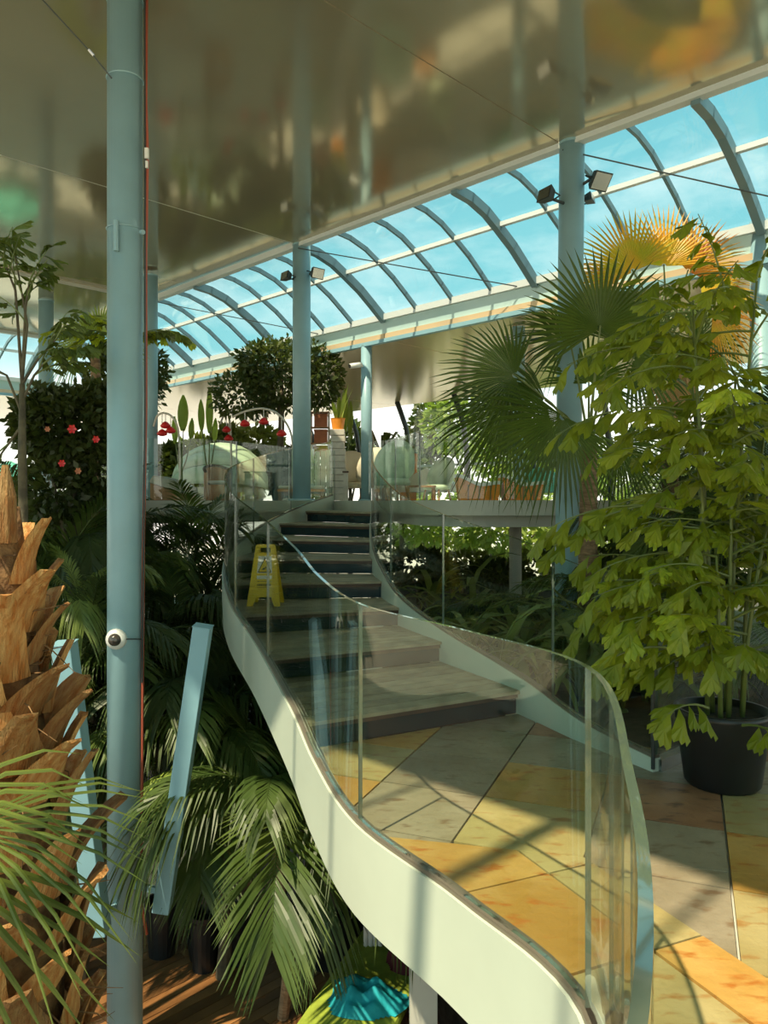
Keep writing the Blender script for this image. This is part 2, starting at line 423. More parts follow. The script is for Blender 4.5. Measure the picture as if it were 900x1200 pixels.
# ---- upper floor slab and its fascia
up = [(x, y) for x, y in EDGE_L] + [(x, y) for x, y in EDGE_R] + [(14,12.8), (11.0,13.5), (-14,38.5), (-26,40), (-26,18)]
if area(up) < 0: up = up[::-1]
uf = thing('floor_upper', (0, 0, ZU)); struct(uf)
MB().prism(up, ZU-0.20, ZU).build('slab', M['slab'], uf)
ins = [(x+0.10*(1 if x < 0 else 0.6), y+0.32) for x, y in up]
MB().prism(ins, ZU-0.36, ZU-0.20).build('soffit', M['slab'], uf)

# ---- main ceiling: three fields of glossy panels
ce = thing('ceiling', (0, 0, HC)); struct(ce)
def panel(s0, s1, n0, n1, z, m, par, name='panel', t=0.12, g=0.008):
    q = [SN(s0+g, n0+g, 0), SN(s1-g, n0+g, 0), SN(s1-g, n1-g, 0), SN(s0+g, n1-g, 0)]
    p = [(v.x, v.y) for v in q]
    if area(p) < 0: p = p[::-1]
    return MB().prism(p, z, z+t).build(name, m, par)
for a, b, z in ((-10.1,-5.05,0), (-5.05,0,0), (0,5.02,0), (5.02,10.1,0), (10.1,15.2,.07), (15.2,S0,0)):
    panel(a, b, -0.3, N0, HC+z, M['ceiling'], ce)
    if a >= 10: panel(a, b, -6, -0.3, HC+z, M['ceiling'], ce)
for s in (10.1, 15.2):
    MB().bar(SN(s, -6, HC+0.03), SN(s, N0, HC+0.03), 0.03, 0.06).build('seam_trim', M['slab'], ce)
MB().bar(SN(-10.1, -0.3, HC+.1), SN(10.1, -0.3, HC+.1), 0.08, 0.3).build('edge_trim', M['frame_white'], ce)

# ---- lower ceiling beyond the skylight
cf = thing('ceiling_far', (0, 0, 4.58)); struct(cf)
ZF = EYE + 2.98
for a, b in ((-9,-3.2), (-3.2,3.4), (3.4,10), (10,16.6), (16.6,S0+1.95)):
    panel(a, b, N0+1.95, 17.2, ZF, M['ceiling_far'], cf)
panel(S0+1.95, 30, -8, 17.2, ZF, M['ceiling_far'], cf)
def fascia(a, b, nrm):
    m = MB(); top = EYE+3.40; bot = ZF
    A = Vector(a); B = Vector(b); o = Vector(nrm)*0.06
    m.add([A+Vector((0,0,top)), B+Vector((0,0,top)), B+o+Vector((0,0,bot)), A+o+Vector((0,0,bot)),
           A+o*3+Vector((0,0,top)), B+o*3+Vector((0,0,top)), B+o*3+Vector((0,0,bot)), A+o*3+Vector((0,0,bot))],
          [(0,1,2,3),(4,7,6,5),(0,4,5,1),(3,2,6,7),(0,3,7,4),(1,5,6,2)])
    m.build('fascia', M['fascia'], cf)
    MB().bar(A+o*.6+Vector((0,0,bot-.01)), B+o*.6+Vector((0,0,bot-.01)), 0.10, 0.07).build('edge_band', M['blue'], cf)
fascia(SN(-9, N0+1.95, 0), SN(S0+1.95, N0+1.95, 0), NN)
fascia(SN(S0+1.95, -8, 0), SN(S0+1.95, N0+1.95, 0), U)

# ---- curved skylights: ribs, rails, one pane per bay
def sky(name, along, outw, base, k0, k1, pitch, start, main_off, prof=PROF, rows=((0,3),(3,6))):
    """along, outw: unit vectors; base: point on the ceiling edge"""
    w = thing(name, (0, 0, 0)); struct(w)
    def pt(a, o, h): v = base + along*a + outw*o; return Vector((v.x, v.y, EYE+h))
    def ribmesh(wd, dp, nm, mt):
        m = MB()
        for i in range(len(prof)-1):
            (o0, h0), (o1, h1) = prof[i], prof[i+1]
            tv = Vector((outw.x*(o1-o0), outw.y*(o1-o0), h1-h0)); L = tv.length; e2 = tv.normalized()*0.01
            a = outw*o0 + Vector((0,0,h0)); b = outw*o1 + Vector((0,0,h1))
            m.bar(a-e2, b+e2, wd, dp, up=(0,0,1))
        return m.mesh(nm, mt)
    thin = ribmesh(0.042, 0.08, 'glazing_bar', M['frame_blue']); thick = ribmesh(0.10, 0.14, 'main_rib', M['frame_blue'])
    pms = []
    for r0, r1 in rows:
        m = MB(); vs = []
        for i in range(r0, r1+1):
            o, h = prof[i]
            for a in (0.03, pitch-0.03): vs.append(along*a + outw*o + Vector((0,0,h+0.03)))
        n = r1-r0+1; k = len(vs)
        vs += [v + Vector((0,0,0.016)) for v in vs]
        fs = []
        for i in range(n-1):
            fs.append((2*i, 2*i+1, 2*i+3, 2*i+2)); fs.append((k+2*i, k+2*i+2, k+2*i+3, k+2*i+1))
        m.add(vs, fs); pms.append(m.mesh('pane', M['pane'], smooth=True))
    b0 = Vector((base.x, base.y, EYE))
    for k in range(k0, k1):
        a = start + k*pitch; o = b0 + along*a
        is_main = (k - main_off) % 4 == 0
        inst('main_rib' if is_main else 'glazing_bar', thick if is_main else thin, w, o + Vector((0,0,-0.05 if is_main else 0)))
        if k < k1-1:
            for pm in pms: inst('pane', pm, w, o)
    A0 = start + k0*pitch; A1 = start + (k1-1)*pitch
    for i, sz in ((0, .12), (3, .07), (6, .12)):
        if i >= len(prof): continue
        o, h = prof[i]; MB().bar(pt(A0, o, h-.01), pt(A1+o*(1 if name != 'window_3' else 0), o, h-.01), sz, sz*.9).build('rail', M['frame_white'], w)
    return w, pt
w1, pt1 = sky('window_1', U, NN, NN*N0, 0, 32, 0.825, 3.4-0.825*11, 11)
w2, pt2 = sky('window_2', NN, U, U*S0, 0, 17, 0.825, N0-0.825*16, 0)
PF = [(0, 4.35), (1, 4.45), (2, 4.55), (3, 4.62), (4, 4.68), (5.2, 4.72), (6.5, 4.74)]
w3, pt3 = sky('window_3', U, -NN, NN*-0.3, 0, 26, 0.825, -9.9, 2, prof=PF)
# hipped corner between the two skylights
m = MB(); m2 = MB()
for i in range(len(PROF)-1):
    (o0, h0), (o1, h1) = PROF[i], PROF[i+1]
    c0 = SN(S0+o0, N0+o0, EYE+h0); c1 = SN(S0+o1, N0+o1, EYE+h1)
    m2.bar(c0, c1, .12, .15)
    a0 = SN(S0-1.42, N0+o0, EYE+h0); a1 = SN(S0-1.42, N0+o1, EYE+h1)
    m.add([a0, c0, c1, a1], [(0,1,2,3)]); 
    d0 = SN(S0+o0, N0, EYE+h0); d1 = SN(S0+o1, N0, EYE+h1)
    m.add([d0, c0, c1, d1], [(0,1,2,3)])
m2.build('hip_rib', M['frame_blue'], w1)

# ---- far glass facade: curved posts and panes
fa = thing('window_4', (0, 0, 0)); struct(fa)
NF = 16.6
for k, s in enumerate([0.5+2.2*i for i in range(11)]):
    pts = [SN(s, NF+0.5, ZU), SN(s, NF+0.45, ZU+1.2), SN(s, NF+0.25, ZU+2.2), SN(s, NF-0.15, ZF)]
    MB().tube(pts, 0.075, 8).build('post', M['dark_metal'], fa, smooth=True)
    if k < 10:
        a = SN(s+.1, NF+.5, ZU+.05); b = SN(s+2.1, NF+.5, ZU+.05); c = SN(s+2.1, NF+.3, ZF-.25); d = SN(s+.1, NF+.3, ZF-.25)
        MB().add([a, b, c, d], [(0,1,2,3)]).build('pane', M['pane'], fa)
MB().bar(SN(0, NF+.5, ZU+1.05), SN(24, NF+.5, ZU+1.05), .06, .06).build('transom', M['frame_white'], fa)

# ================================================================== STAIR
st = thing('staircase', (0.2, 5.4, 0), 'curved staircase with dark grooved treads and pale green side stringers', 'staircase')
def lerp2(a, b, t): return (a[0]+(b[0]-a[0])*t, a[1]+(b[1]-a[1])*t)
def side_pts(S, i0, per=8):    # points of the spline between tread i0 and i0+1
    return S[i0:i0+per+1]
iL = len(LB)-9; iR = len(RB)-9
for k in range(8):
    z = RISE*(k+1)
    l = LS[(iL+k)*8:(iL+k)*8+9]; r = RS[(iR+k)*8:(iR+k)*8+9]
    # carrier below the boards
    poly = [(p[0], p[1]) for p in l] + [(p[0], p[1]) for p in r[::-1]]
    if area(poly) < 0: poly = poly[::-1]
    tr = MB().prism(poly, z-0.06, z-0.022).build('tread', M['dark_wood'], st)
    nb = 8
    for b in range(nb):
        t0 = b/nb; t1 = (b+1)/nb - 0.012
        def ev(S, t):
            f = t*8; i = min(int(f), 7); return lerp2(S[i], S[i+1], f-i)
        q = [ev(l, t0), ev(r, t0), ev(r, t1), ev(l, t1)]
        if b == 0:     # nosing sticks out
            q[0] = lerp2(ev(l, t1), q[0], 1.25); q[1] = lerp2(ev(r, t1), q[1], 1.25)
        if area(q) < 0: q = q[::-1]
        MB().prism(q, z-0.024, z).build('board', M['board'], tr)
for k in range(9):
    z0 = RISE*k; z1 = RISE*(k+1)-0.03
    a = Vector((*TL[k], 0)); b = Vector((*TR[k], 0)); d = (b-a).normalized(); nrm = Vector((-d.y, d.x, 0))
    MB().add([a+nrm*.02+Vector((0,0,z0)), b+nrm*.02+Vector((0,0,z0)), b+nrm*.02+Vector((0,0,z1)), a+nrm*.02+Vector((0,0,z1)),
              a+nrm*.04+Vector((0,0,z0)), b+nrm*.04+Vector((0,0,z0)), b+nrm*.04+Vector((0,0,z1)), a+nrm*.04+Vector((0,0,z1))],
             [(0,1,2,3),(4,7,6,5),(0,4,5,1),(3,2,6,7),(0,3,7,4),(1,5,6,2)]).build('riser', M['riser'], st)

def ribbon(path, lo, hi, off0, off1, name, mts, par, edges=False, smooth=True):
    """solid wall along a path of (x,y,z); lo/hi heights above z; off0/off1 sideways"""
    m = MB(); n = len(path); rows = []
    for i, p in enumerate(path):
        a = Vector(path[max(i-1,0)]); b = Vector(path[min(i+1,n-1)]); d = b-a; d.z = 0; d.normalize()
        nr = Vector((d.y, -d.x, 0)); q = Vector(p)
        rows.append([q+nr*off0+Vector((0,0,lo)), q+nr*off1+Vector((0,0,lo)), q+nr*off1+Vector((0,0,hi)), q+nr*off0+Vector((0,0,hi))])
    em = 1 if edges else 0; sm = []
    for (x, y, mi, smo) in ((0,1,em,False), (1,2,0,True), (2,3,em,True), (3,0,0,True)):   # each side has its own vertices
        o = len(m.v)
        for r in rows: m.v += [r[x], r[y]]
        for i in range(n-1):
            m.f.append([o+2*i, o+2*i+2, o+2*i+3, o+2*i+1]); m.m.append(mi); sm.append(smo)
    for r, fl in ((rows[0], 1), (rows[-1], -1)):
        o = len(m.v); m.v += r; m.f.append([o, o+1, o+2, o+3][::fl]); m.m.append(em); sm.append(False)
    ob = m.build(name, mts, par)
    ob.data.polygons.foreach_set('use_smooth', sm)
    return ob
# side 0.. right of travel is the inside for the left path
ribbon(LS, -0.42, 0.0, -0.07, 0.0, 'stringer', M['stringer'], st)
ribbon(RS, -0.36, 0.0, 0.0, 0.06, 'stringer', M['stringer'], st)

# ---- balustrades
def panels(path, joints, h, off, b):
    for i in range(len(joints)-1):
        seg = path[joints[i]:joints[i+1]+1]
        # pull ends in by a hair so the joint reads
        e = 0.03 if len(seg) > 2 else .01
        seg = [tuple(Vector(seg[0]).lerp(Vector(seg[1]), e))] + list(seg[1:-1]) + [tuple(Vector(seg[-1]).lerp(Vector(seg[-2]), e))]
        ribbon(seg, 0.02, h, off-0.009, off+0.009, 'glass_panel', [M['glass'], M['glass_edge']], b, edges=True)
def balustrade(path, joints, h, off, label, loc, group=None):
    b = thing('glass_balustrade', loc, label, 'balustrade', group)
    panels(path, joints, h, off, b)
    return b
for S, o, jn in ((LS, -0.035, [0, 16, 40, 56, 78, 87, 96, 104, 112, 124, len(LS)-1]), (RS, 0.03, [0, 12, 24, 36, 48, 60, len(RS)-1])):
    ch = ribbon(S, 0.0, 0.02, o-0.022, o+0.022, 'balustrade_channel', M['channel'], st)
    panels(S, jn, 1.03, o, ch)
lp = [(1.63,4.56,.02), (2.15,5.0,.02), (3.4,6.1,.02), (4.8,7.3,.02)]
b3 = balustrade(lp, [0, 1, 2, 3], 1.0, -0.02, 'straight glass balustrade at the landing edge behind the black pot', (1.6, 4.55, 0))
ribbon(lp, -0.02, 0.05, -0.05, 0.02, 'glass_channel', M['steel'], b3)
MB().tube([(1.59,4.54,.02), (1.59,4.54,1.04)], 0.012, 8).build('corner_post', M['dark_metal'], b3)
MB().box((1.585, 4.50, 0.98), (0.03, 0.004, 0.045)).build('tag', M['white'], b3)
er = [(x, y, ZU) for x, y in EDGE_R]
balustrade(er, [0, 8, 15, 22, 30, len(er)-1], 0.95, 0.03, 'glass balustrade along the upper floor edge in front of the orange counters', er[10])
elp = [(x, y, ZU) for x, y in EDGE_L]
balustrade(elp, [0, 5, 10, 15, 22, 29, len(elp)-1], 0.95, 0.03, 'glass balustrade along the upper floor edge in front of the cream canopy daybed', elp[18])

# ---- wedge post under the landing
MB().box((0.32, 6.3, (ZL-0.3)/2-.06), (0.22, 0.22, -ZL-0.34)).build('support', M['slab'], st)

# ================================================================== COLUMNS
def column(px, d, dia, ztop, label, zbot=ZL, lean=0.0, name='column', base_plate=True, m='column'):
    x = (px-450)/FPX*d
    t = thing(name, (x, d, zbot), label, 'column')
    MB().tube([(x - lean, d, zbot), (x + lean*0.9, d, ztop)], dia/2, 28).build('shaft', M[m], t, smooth=True)
    if base_plate: MB().lathe([(0, 0.03), (dia*.75, 0.03), (dia*.75, 0), (0, 0)], (x-lean, d, zbot), 24).build('base_plate', M[m], t)
    MB().lathe([(dia*.5, -.03), (dia*.525, -.03), (dia*.525, 0), (0, 0)], (x+lean*.9, d, ztop), 24).build('top_collar', M[m], t)
    return t, x
cl, xl = column(146.5, 6.58, 0.292, HC, 'tall pale blue column with red cable and dome camera beside the palm trunk')
cr_, xr = column(666, 9.2, 0.30, HC, 'tall pale blue column with two floodlights beside the fan palm', lean=0.05)
cm, xm = column(353.5, 12.86, 0.30, HC, 'tall pale blue column standing behind the stair top with floodlights', zbot=ZU)
c4, x4 = column(429.5, 14.6, 0.21, ZF, 'slim pale blue column rising between the round-backed cream chairs', zbot=ZU)
c5, x5 = column(608, 13.1, 0.21, ZF, 'slim pale blue column hidden behind fan palm leaves', zbot=ZU)
c6, x6 = column(54, 16.4, 0.30, HC, 'pale blue column behind the dark fishtail sapling', zbot=ZU)
c7, x7 = column(176, 14.6, 0.28, HC, 'pale blue column almost covered by the nearest column', zbot=ZU, base_plate=False)
c8, x8 = column(892, 9.6, 0.26, EYE+3.5, 'pale blue column top showing above the fishtail palm')
column(604, 12.4, 0.20, ZU-0.37, 'short grey column carrying the upper floor above the garden', zbot=ZB, m='slab')
# fittings of the nearest column
def ring(x, y, z, r, n=24):
    return [(x+r*cos(2*pi*k/n), y+r*sin(2*pi*k/n), z) for k in range(n+1)]
zc = lambda py, d: EYE+(HOR-py)/FPX*d
for py in (94, 270):
    MB().tube(ring(xl, 6.58, zc(py, 6.58), 0.149), 0.008, 6).build('clamp_ring', M['column'], cl)
MB().tube([P(136, 258, 6.41), P(136, 294, 6.41)], 0.022, 8).build('conduit_stub', M['column'], cl)
MB().tube([P(165, 272, 6.45), P(168, 272, 6.43)], 0.02, 8).build('bolt', M['column'], cl)
cable = [P(172, -20, 6.55), P(171, 120, 6.55), P(173, 180, 6.55), P(171, 300, 6.55), P(171, 480, 6.55), P(168, 640, 6.55), P(167, 800, 6.55), P(166, 960, 6.55), P(166, 1060, 6.55), P(172, 1095, 6.55)]
MB().tube(cable, 0.013, 6).build('red_cable', M['red_cable'], cl, smooth=True)
MB().tube([P(169.5, -20, 6.53), P(170, 200, 6.53), P(170, 480, 6.53), P(166.5, 800, 6.53)], 0.008, 6).build('black_cable', M['dark_metal'], cl)
MB().box(P(172, 180, 6.53), (0.03, 0.03, 0.09)).box(P(172, 193, 6.53), (0.02, 0.02, 0.06)).build('cable_joint', M['white'], cl)
# dome camera on the near column
dp = P(136, 749, 6.43)
dc = thing('dome_camera', (dp.x, dp.y, dp.z), 'white round dome security camera on the nearest blue column', 'security camera')
def lathe_y(prof, c, n=20):
    m = MB().lathe(prof, (0,0,0), n)
    m.v = [Vector(c) + Vector((v.x, -v.z, v.y)) for v in m.v]; return m
lathe_y([(0, -.07), (.088, -.07), (.088, 0), (.078, .03), (.05, .036)], dp).build('housing', M['white'], dc, smooth=True)
lathe_y([(.055, .03), (.048, .055), (.028, .075), (0, .082)], dp).build('dome', M['lens'], dc, smooth=True)
MB().tube([dp+Vector((.085,0,0)), P(160, 749, 6.45), P(167, 749, 6.53)], 0.006, 6).build('cable', M['dark_metal'], dc)
# splayed square struts beside the column
def strut(p0, p1, w, label, brk):
    a = P(*p0); b = P(*p1)
    t = thing('strut', a, label, 'strut')
    MB().bar(a, b, w, w, up=(0, 1, 0.1)).build('beam', M['blue'], t, bevel=0.006)
    MB().bar(a + (b-a)*0.05 + Vector((0,.05,0)), Vector((xl, 6.55, a.z+.05)), 0.03, 0.05).build('bracket', M['column'], t)
    MB().bar(b, b+(b-a).normalized()*0.006, w*1.06, w*1.06, up=(0,1,.1)).build('end_cap', M['blue'], t)
    return t
strut((190, 1066, 6.2), (238, 734, 6.05), 0.135, 'blue square strut leaning right, free end above the feather palms', 1)
strut((116, 1092, 6.2), (75, 754, 5.9), 0.155, 'blue square strut leaning left behind the rough palm trunk', 1)
MB().tube([P(50, 0, 6.3), P(107, 62, 6.38), P(131, 92, 6.45)], 0.006, 6).build('guy_wire', M['dark_metal'], cl)
MB().tube([P(104, 58, 6.375), P(110, 65, 6.39)], 0.012, 6).build('turnbuckle', M['steel'], cl)

# ---- floodlights and small cameras clamped to columns
def floodlight(p, yaw, pitch, size, label, col):
    p = Vector(p); t = thing('floodlight', p, label, 'floodlight')
    Mx = Matrix.Rotation(yaw, 3, 'Z') @ Matrix.Rotation(pitch, 3, 'X')
    w, h, dd = size
    def loc(v): return p + Mx @ Vector(v)
    m = MB(); m.add([loc((sx*w/2*k, y, sz*h/2*k)) for y, k in ((-dd/2, 1), (dd/2, .7)) for sx, sz in ((-1,-1),(1,-1),(1,1),(-1,1))],
                    [(0,1,2,3),(7,6,5,4),(0,4,5,1),(1,5,6,2),(2,6,7,3),(3,7,4,0)])
    m.build('housing', M['dark_metal'], t, bevel=0.004)
    m = MB(); m.add([loc((sx*w*.44, -dd/2-.004, sz*h*.42)) for sx, sz in ((-1,-1),(1,-1),(1,1),(-1,1))], [(0,1,2,3)])
    m.build('lens', M['steel'], t)
    m = MB()
    for s in (-1, 1): m.tube([loc((s*(w/2+.012), 0, 0)), loc((s*(w/2+.012), dd*.9, 0)), loc((0, dd*1.1, 0))], 0.01, 6)
    m.build('bracket', M['dark_metal'], t)
    c = Vector(col); c.z = p.z - .03
    MB().tube([loc((0, dd*1.1, 0)), c], 0.018, 8).build('arm', M['dark_metal'], t)
    return t
floodlight(P(702, 211, 8.95), radians(25), radians(38), (.25, .22, .10), 'floodlight tilted up beside the fan palm column, facing the floor', (xr+.04, 9.2, 0))
floodlight(P(641, 229, 8.95), radians(-60), radians(-15), (.22, .16, .10), 'flat floodlight on the fan palm column pointing at the glass roof', (xr+.04, 9.2, 0))
floodlight(P(690, 233, 9.4), radians(60), radians(-10), (.18, .10, .10), 'small floodlight behind the fan palm column', (xr+.04, 9.2, 0))
floodlight(P(336, 324, 12.7), radians(-50), radians(-10), (.22, .14, .10), 'floodlight on the stair top column aimed past the round trees', (xm, 12.86, 0))
floodlight(P(371, 320, 12.7), radians(40), radians(20), (.24, .18, .10), 'floodlight on the stair top column aimed at the slim column', (xm, 12.86, 0))
def bullet(p, yaw, label, col):
    p = Vector(p); t = thing('bullet_camera', p, label, 'security camera'); Mx = Matrix.Rotation(yaw, 3, 'Z')
    MB().tube([p + Mx @ Vector((0, -.14, -.03)), p + Mx @ Vector((0, .1, .02))], .05, 12).build('housing', M['white'], t, smooth=True)
    MB().tube([p + Mx @ Vector((0, -.145, -.031)), p + Mx @ Vector((0, -.15, -.032))], .04, 12).build('lens', M['lens'], t)
    c = Vector(col); c.z = p.z
    MB().tube([p, c], .015, 6).build('arm', M['white'], t)
bullet(P(418, 428, 14.4), radians(-60), 'small white bullet camera on the slim column by the cream chairs', (x4, 14.6, 0))
bullet(P(597, 396, 12.9), radians(-30), 'small white bullet camera on the column behind the fan palm leaves', (x5, 13.1, 0))

# ---- tie rods under the glass roof
rod_l = ['thin steel tie rod crossing the glass roof above the yellow palm', 'thin steel tie rod crossing the glass roof left of the floodlit column',
         'thin steel tie rod crossing the glass roof above the round trees', 'thin upright hanger rod under the glass roof above the fishtail palm']
for i, (a, b) in enumerate(((SN(4.95, N0-.1, HC-.12), SN(2.6, N0+1.9, EYE+3.36)), (SN(9.95, N0-.1, HC-.12), SN(7.0, N0+1.9, EYE+3.36)), (SN(14.8, N0-.1, HC-.1), SN(11.8, N0+1.9, EYE+3.36)),)):
    tag(MB().tube([a, b], 0.009, 6).build('tie_rod', M['dark_metal'], org=tuple(b)), rod_l[i], 'tie rod')

# ================================================================== WET FLOOR SIGN
def wet_sign():
    d = 7.95; x = (311.5-450)/FPX*d; z = RISE*3
    t = thing('wet_floor_sign', (x, d, z), 'yellow folding wet floor sign standing on a stair tread', 'sign')
    def board(sgn, nm):
        # outline in (u, v) on a tilted plane
        out = [(-.17,0),(-.11,0),(-.075,.09),(.075,.09),(.11,0),(.17,0),(.10,.60),(.085,.62),(-.085,.62),(-.10,.60)]
        hole = [(-.055,.535),(.055,.535),(.055,.585),(-.055,.585)]
        def w(u, v, o): 
            y = d + sgn*(0.15*(1-v/.62)) + o*sgn
            return Vector((x+u, y, z+v))
        bm = bmesh.new()
        vo = [bm.verts.new(w(u, v, 0)) for u, v in out]; vh = [bm.verts.new(w(u, v, 0)) for u, v in hole]
        eds = [bm.edges.new((l[i], l[(i+1)%len(l)])) for l in (vo, vh) for i in range(len(l))]
        bmesh.ops.triangle_fill(bm, use_beauty=True, edges=eds)
        r = bmesh.ops.extrude_face_region(bm, geom=bm.faces[:])
        bmesh.ops.translate(bm, vec=(0, sgn*0.018, 0), verts=[g for g in r['geom'] if isinstance(g, bmesh.types.BMVert)])
        bmesh.ops.recalc_face_normals(bm, faces=bm.faces)
        bmesh.ops.translate(bm, vec=-Vector(t['_base']), verts=bm.verts)
        me = bpy.data.meshes.new(nm); bm.to_mesh(me); bm.free(); me.materials.append(M['yellow'])
        ob = inst(nm, me, t)
        return ob, w
    fr, w = board(-1, 'front_board'); board(1, 'back_board')
    def flat(poly, nm, m, o=.021):
        mb = MB(); mb.add([w(u, v, o) for u, v in poly], [tuple(range(len(poly)))]); mb.build(nm, M[m], fr)
    flat([(-.078,.33),(.078,.33),(.066,.50),(-.066,.50)], 'label_panel', 'white', .0195)
    flat([(-.072,.335),(.072,.335),(0,.492)], 'warning_triangle', 'black', .021)
    flat([(-.058,.344),(.058,.344),(0,.472)], 'triangle_face', 'yellow', .0225)
    flat([(-.03,.36),(-.012,.385),(.0,.38),(.012,.40),(.03,.372),(.022,.366),(.01,.385),(-.002,.362)], 'slipping_figure', 'black', .024)
    flat([(.024,.392),(.034,.392),(.034,.402),(.024,.402)], 'figure_head', 'black', .024)
    flat([(-.076,.27),(.076,.27),(.078,.305),(-.078,.305)], 'label_strip', 'white', .0195)
    flat([(-.076,.245),(.076,.245),(.076,.250),(-.076,.250)], 'rule_line', 'black', .0195)
    flat([(-.076,.185),(.076,.185),(.076,.189),(-.076,.189)], 'rule_line', 'black', .0195)
    mb = MB(); u = -.07
    rr = random.Random(3)
    while u < .06:                        # small printed line, too small to read
        wd = rr.choice((.009, .012, .015)); mb.add([w(u, .20, .0195), w(u+wd, .20, .0195), w(u+wd, .222, .0195), w(u, .222, .0195)], [(0,1,2,3)]); u += wd+.005
    mb.build('printed_line', M['black'], fr)
wet_sign()

# ================================================================== UPPER FLOOR FURNITURE
def prism_xz(m, poly, y0, y1, mi=0):
    n = len(poly); m.add([(p[0], y0, p[1]) for p in poly] + [(p[0], y1, p[1]) for p in poly],
        [tuple(range(n)), tuple(range(2*n-1, n-1, -1))] + [(i, n+i, n+(i+1)%n, (i+1)%n) for i in range(n)], mi); return m
# cream canopy daybed
def daybed():
    c = XZ(250, 17.6, ZU); t = thing('canopy_daybed', c, 'large cream daybed under a ribbed rounded canopy shell', 'daybed')
    n = 14
    for k in range(4):
        m = MB(); a0 = radians(8+k*24); a1 = radians(8+(k+1)*24-1.5); rows = []
        for a in (a0, (a0+a1)/2, a1):
            rows.append([c + Vector((-1.15*cos(pi*j/n), .25 - .75*cos(a)*sin(pi*j/n)**.6 + .5, .25 + 1.15*sin(a)*sin(pi*j/n)**.8)) for j in range(n+1)])
        for r in rows: m.v += r
        L = n+1
        for i in range(2):
            for j in range(n): m.f.append([i*L+j, i*L+j+1, (i+1)*L+j+1, (i+1)*L+j]); m.m.append(0)
        o = m.build('canopy_band', M['pale_green'], t, smooth=True); sd = o.modifiers.new('solid', 'SOLIDIFY'); sd.thickness = .03
    MB().lathe([(0,0),(1.1,0),(1.15,.15),(1.1,.3),(0,.33)], c+Vector((0,.2,0)), 24).build('mattress', M['cream'], t, smooth=True)
    MB().tube(ring(c.x, c.y+.2, c.z+.1, 1.14), .035, 8).build('rim', M['stone'], t)
daybed()
# barrel chair of upright staves
def barrel():
    c = XZ(255, 14.6, ZU); t = thing('barrel_chair', c, 'brown wooden barrel chair with upright staves and dark rim', 'chair')
    for k in range(12):
        q = radians(20 + k*200/11); a = Vector((cos(q), sin(q), 0)); tn = Vector((-a.y, a.x, 0))
        m = MB(); hh = .50 + .12*sin(radians(k*180/11))
        m.box(c + a*.24 + Vector((0,0,hh/2+.03)), (.03, .078, hh), Matrix((a, tn, Vector((0,0,1)))).transposed()); m.build('stave', M['wood'], t)
    MB().tube([c + Vector((.25*cos(radians(20+k*10)), .25*sin(radians(20+k*10)), .55+.12*sin(radians(k*9)))) for k in range(21)], .03, 8).build('rim', M['dark_wood'], t, smooth=True)
    MB().lathe([(0,.0),(.22,0),(.22,.26),(.2,.3),(0,.31)], c, 18).build('seat', M['wood'], t)
    MB().lathe([(0,.31),(.19,.31),(.2,.35),(.16,.38),(0,.385)], c, 18).build('cushion', M['grey_cushion'], t, smooth=True)
barrel()
def low_daybed(px0, px1, d, label):
    a = XZ(px0, d, ZU); b = XZ(px1, d, ZU); t = thing('daybed', (a+b)/2, label, 'daybed')
    prism_xz(MB(), [(a.x, ZU), (b.x, ZU), (b.x, ZU+.10), (a.x, ZU+.30)], d-.4, d+.4).build('base', M['wood'], t)
    prism_xz(MB(), [(a.x-.03, ZU+.31), (b.x+.05, ZU+.11), (b.x+.05, ZU+.23), (b.x-.2, ZU+.36), (a.x+.05, ZU+.44)], d-.42, d+.42).build('mattress', M['grey_cushion'], t, bevel=.03)
low_daybed(184, 222, 13.6, 'low brown wooden daybed with sloping grey mattress beside the barrel chair')
# arc lamps with red pendants
def arc_lamp(path, lamps, d, label):
    base = XZ(path[-1][0], d, ZU); t = thing('arc_lamp', base, label, 'lamp')
    pts = catmull([tuple(P(x, y, d)) for x, y in path], 8)
    MB().tube(pts + [tuple(base)], .02, 8).build('arc_pole', M['stone'], t, smooth=True)
    MB().lathe([(0,.04),(.2,.04),(.22,0),(0,0)], base, 18).build('foot', M['stone'], t)
    for x, y0, y in lamps:
        c = P(x, y, d)
        s = MB().lathe([(.02,.08),(.05,.06),(.10,.0),(.085,-.03),(.03,-.05)], c, 14).build('red_shade', M['red'], t, smooth=True)
        MB().tube([P(x, y0, d), c+Vector((0,0,.08))], .008, 6).build('hanger', M['white'], s)
arc_lamp([(272, 489), (288, 482), (309, 479), (328, 487), (341, 508), (344, 540)], [(287, 482, 497), (309, 479, 494.5), (330, 489, 508.5)], 14.2, 'arched lamp post with three red pendant shades beside the column')
arc_lamp([(180, 500), (184, 488), (192, 484), (202, 489), (209, 505), (211, 540)], [(190, 485, 508), (194, 484, 499), (200, 488, 505)], 14.4, 'arched lamp post with three red pendant shades beside the banana plants')
arc_lamp([(258, 497), (262, 488), (267, 486), (270, 500), (271, 540)], [(265.5, 487, 504), (268, 489, 514)], 15.6, 'small arched lamp post with two red pendant shades behind the barrel chair')
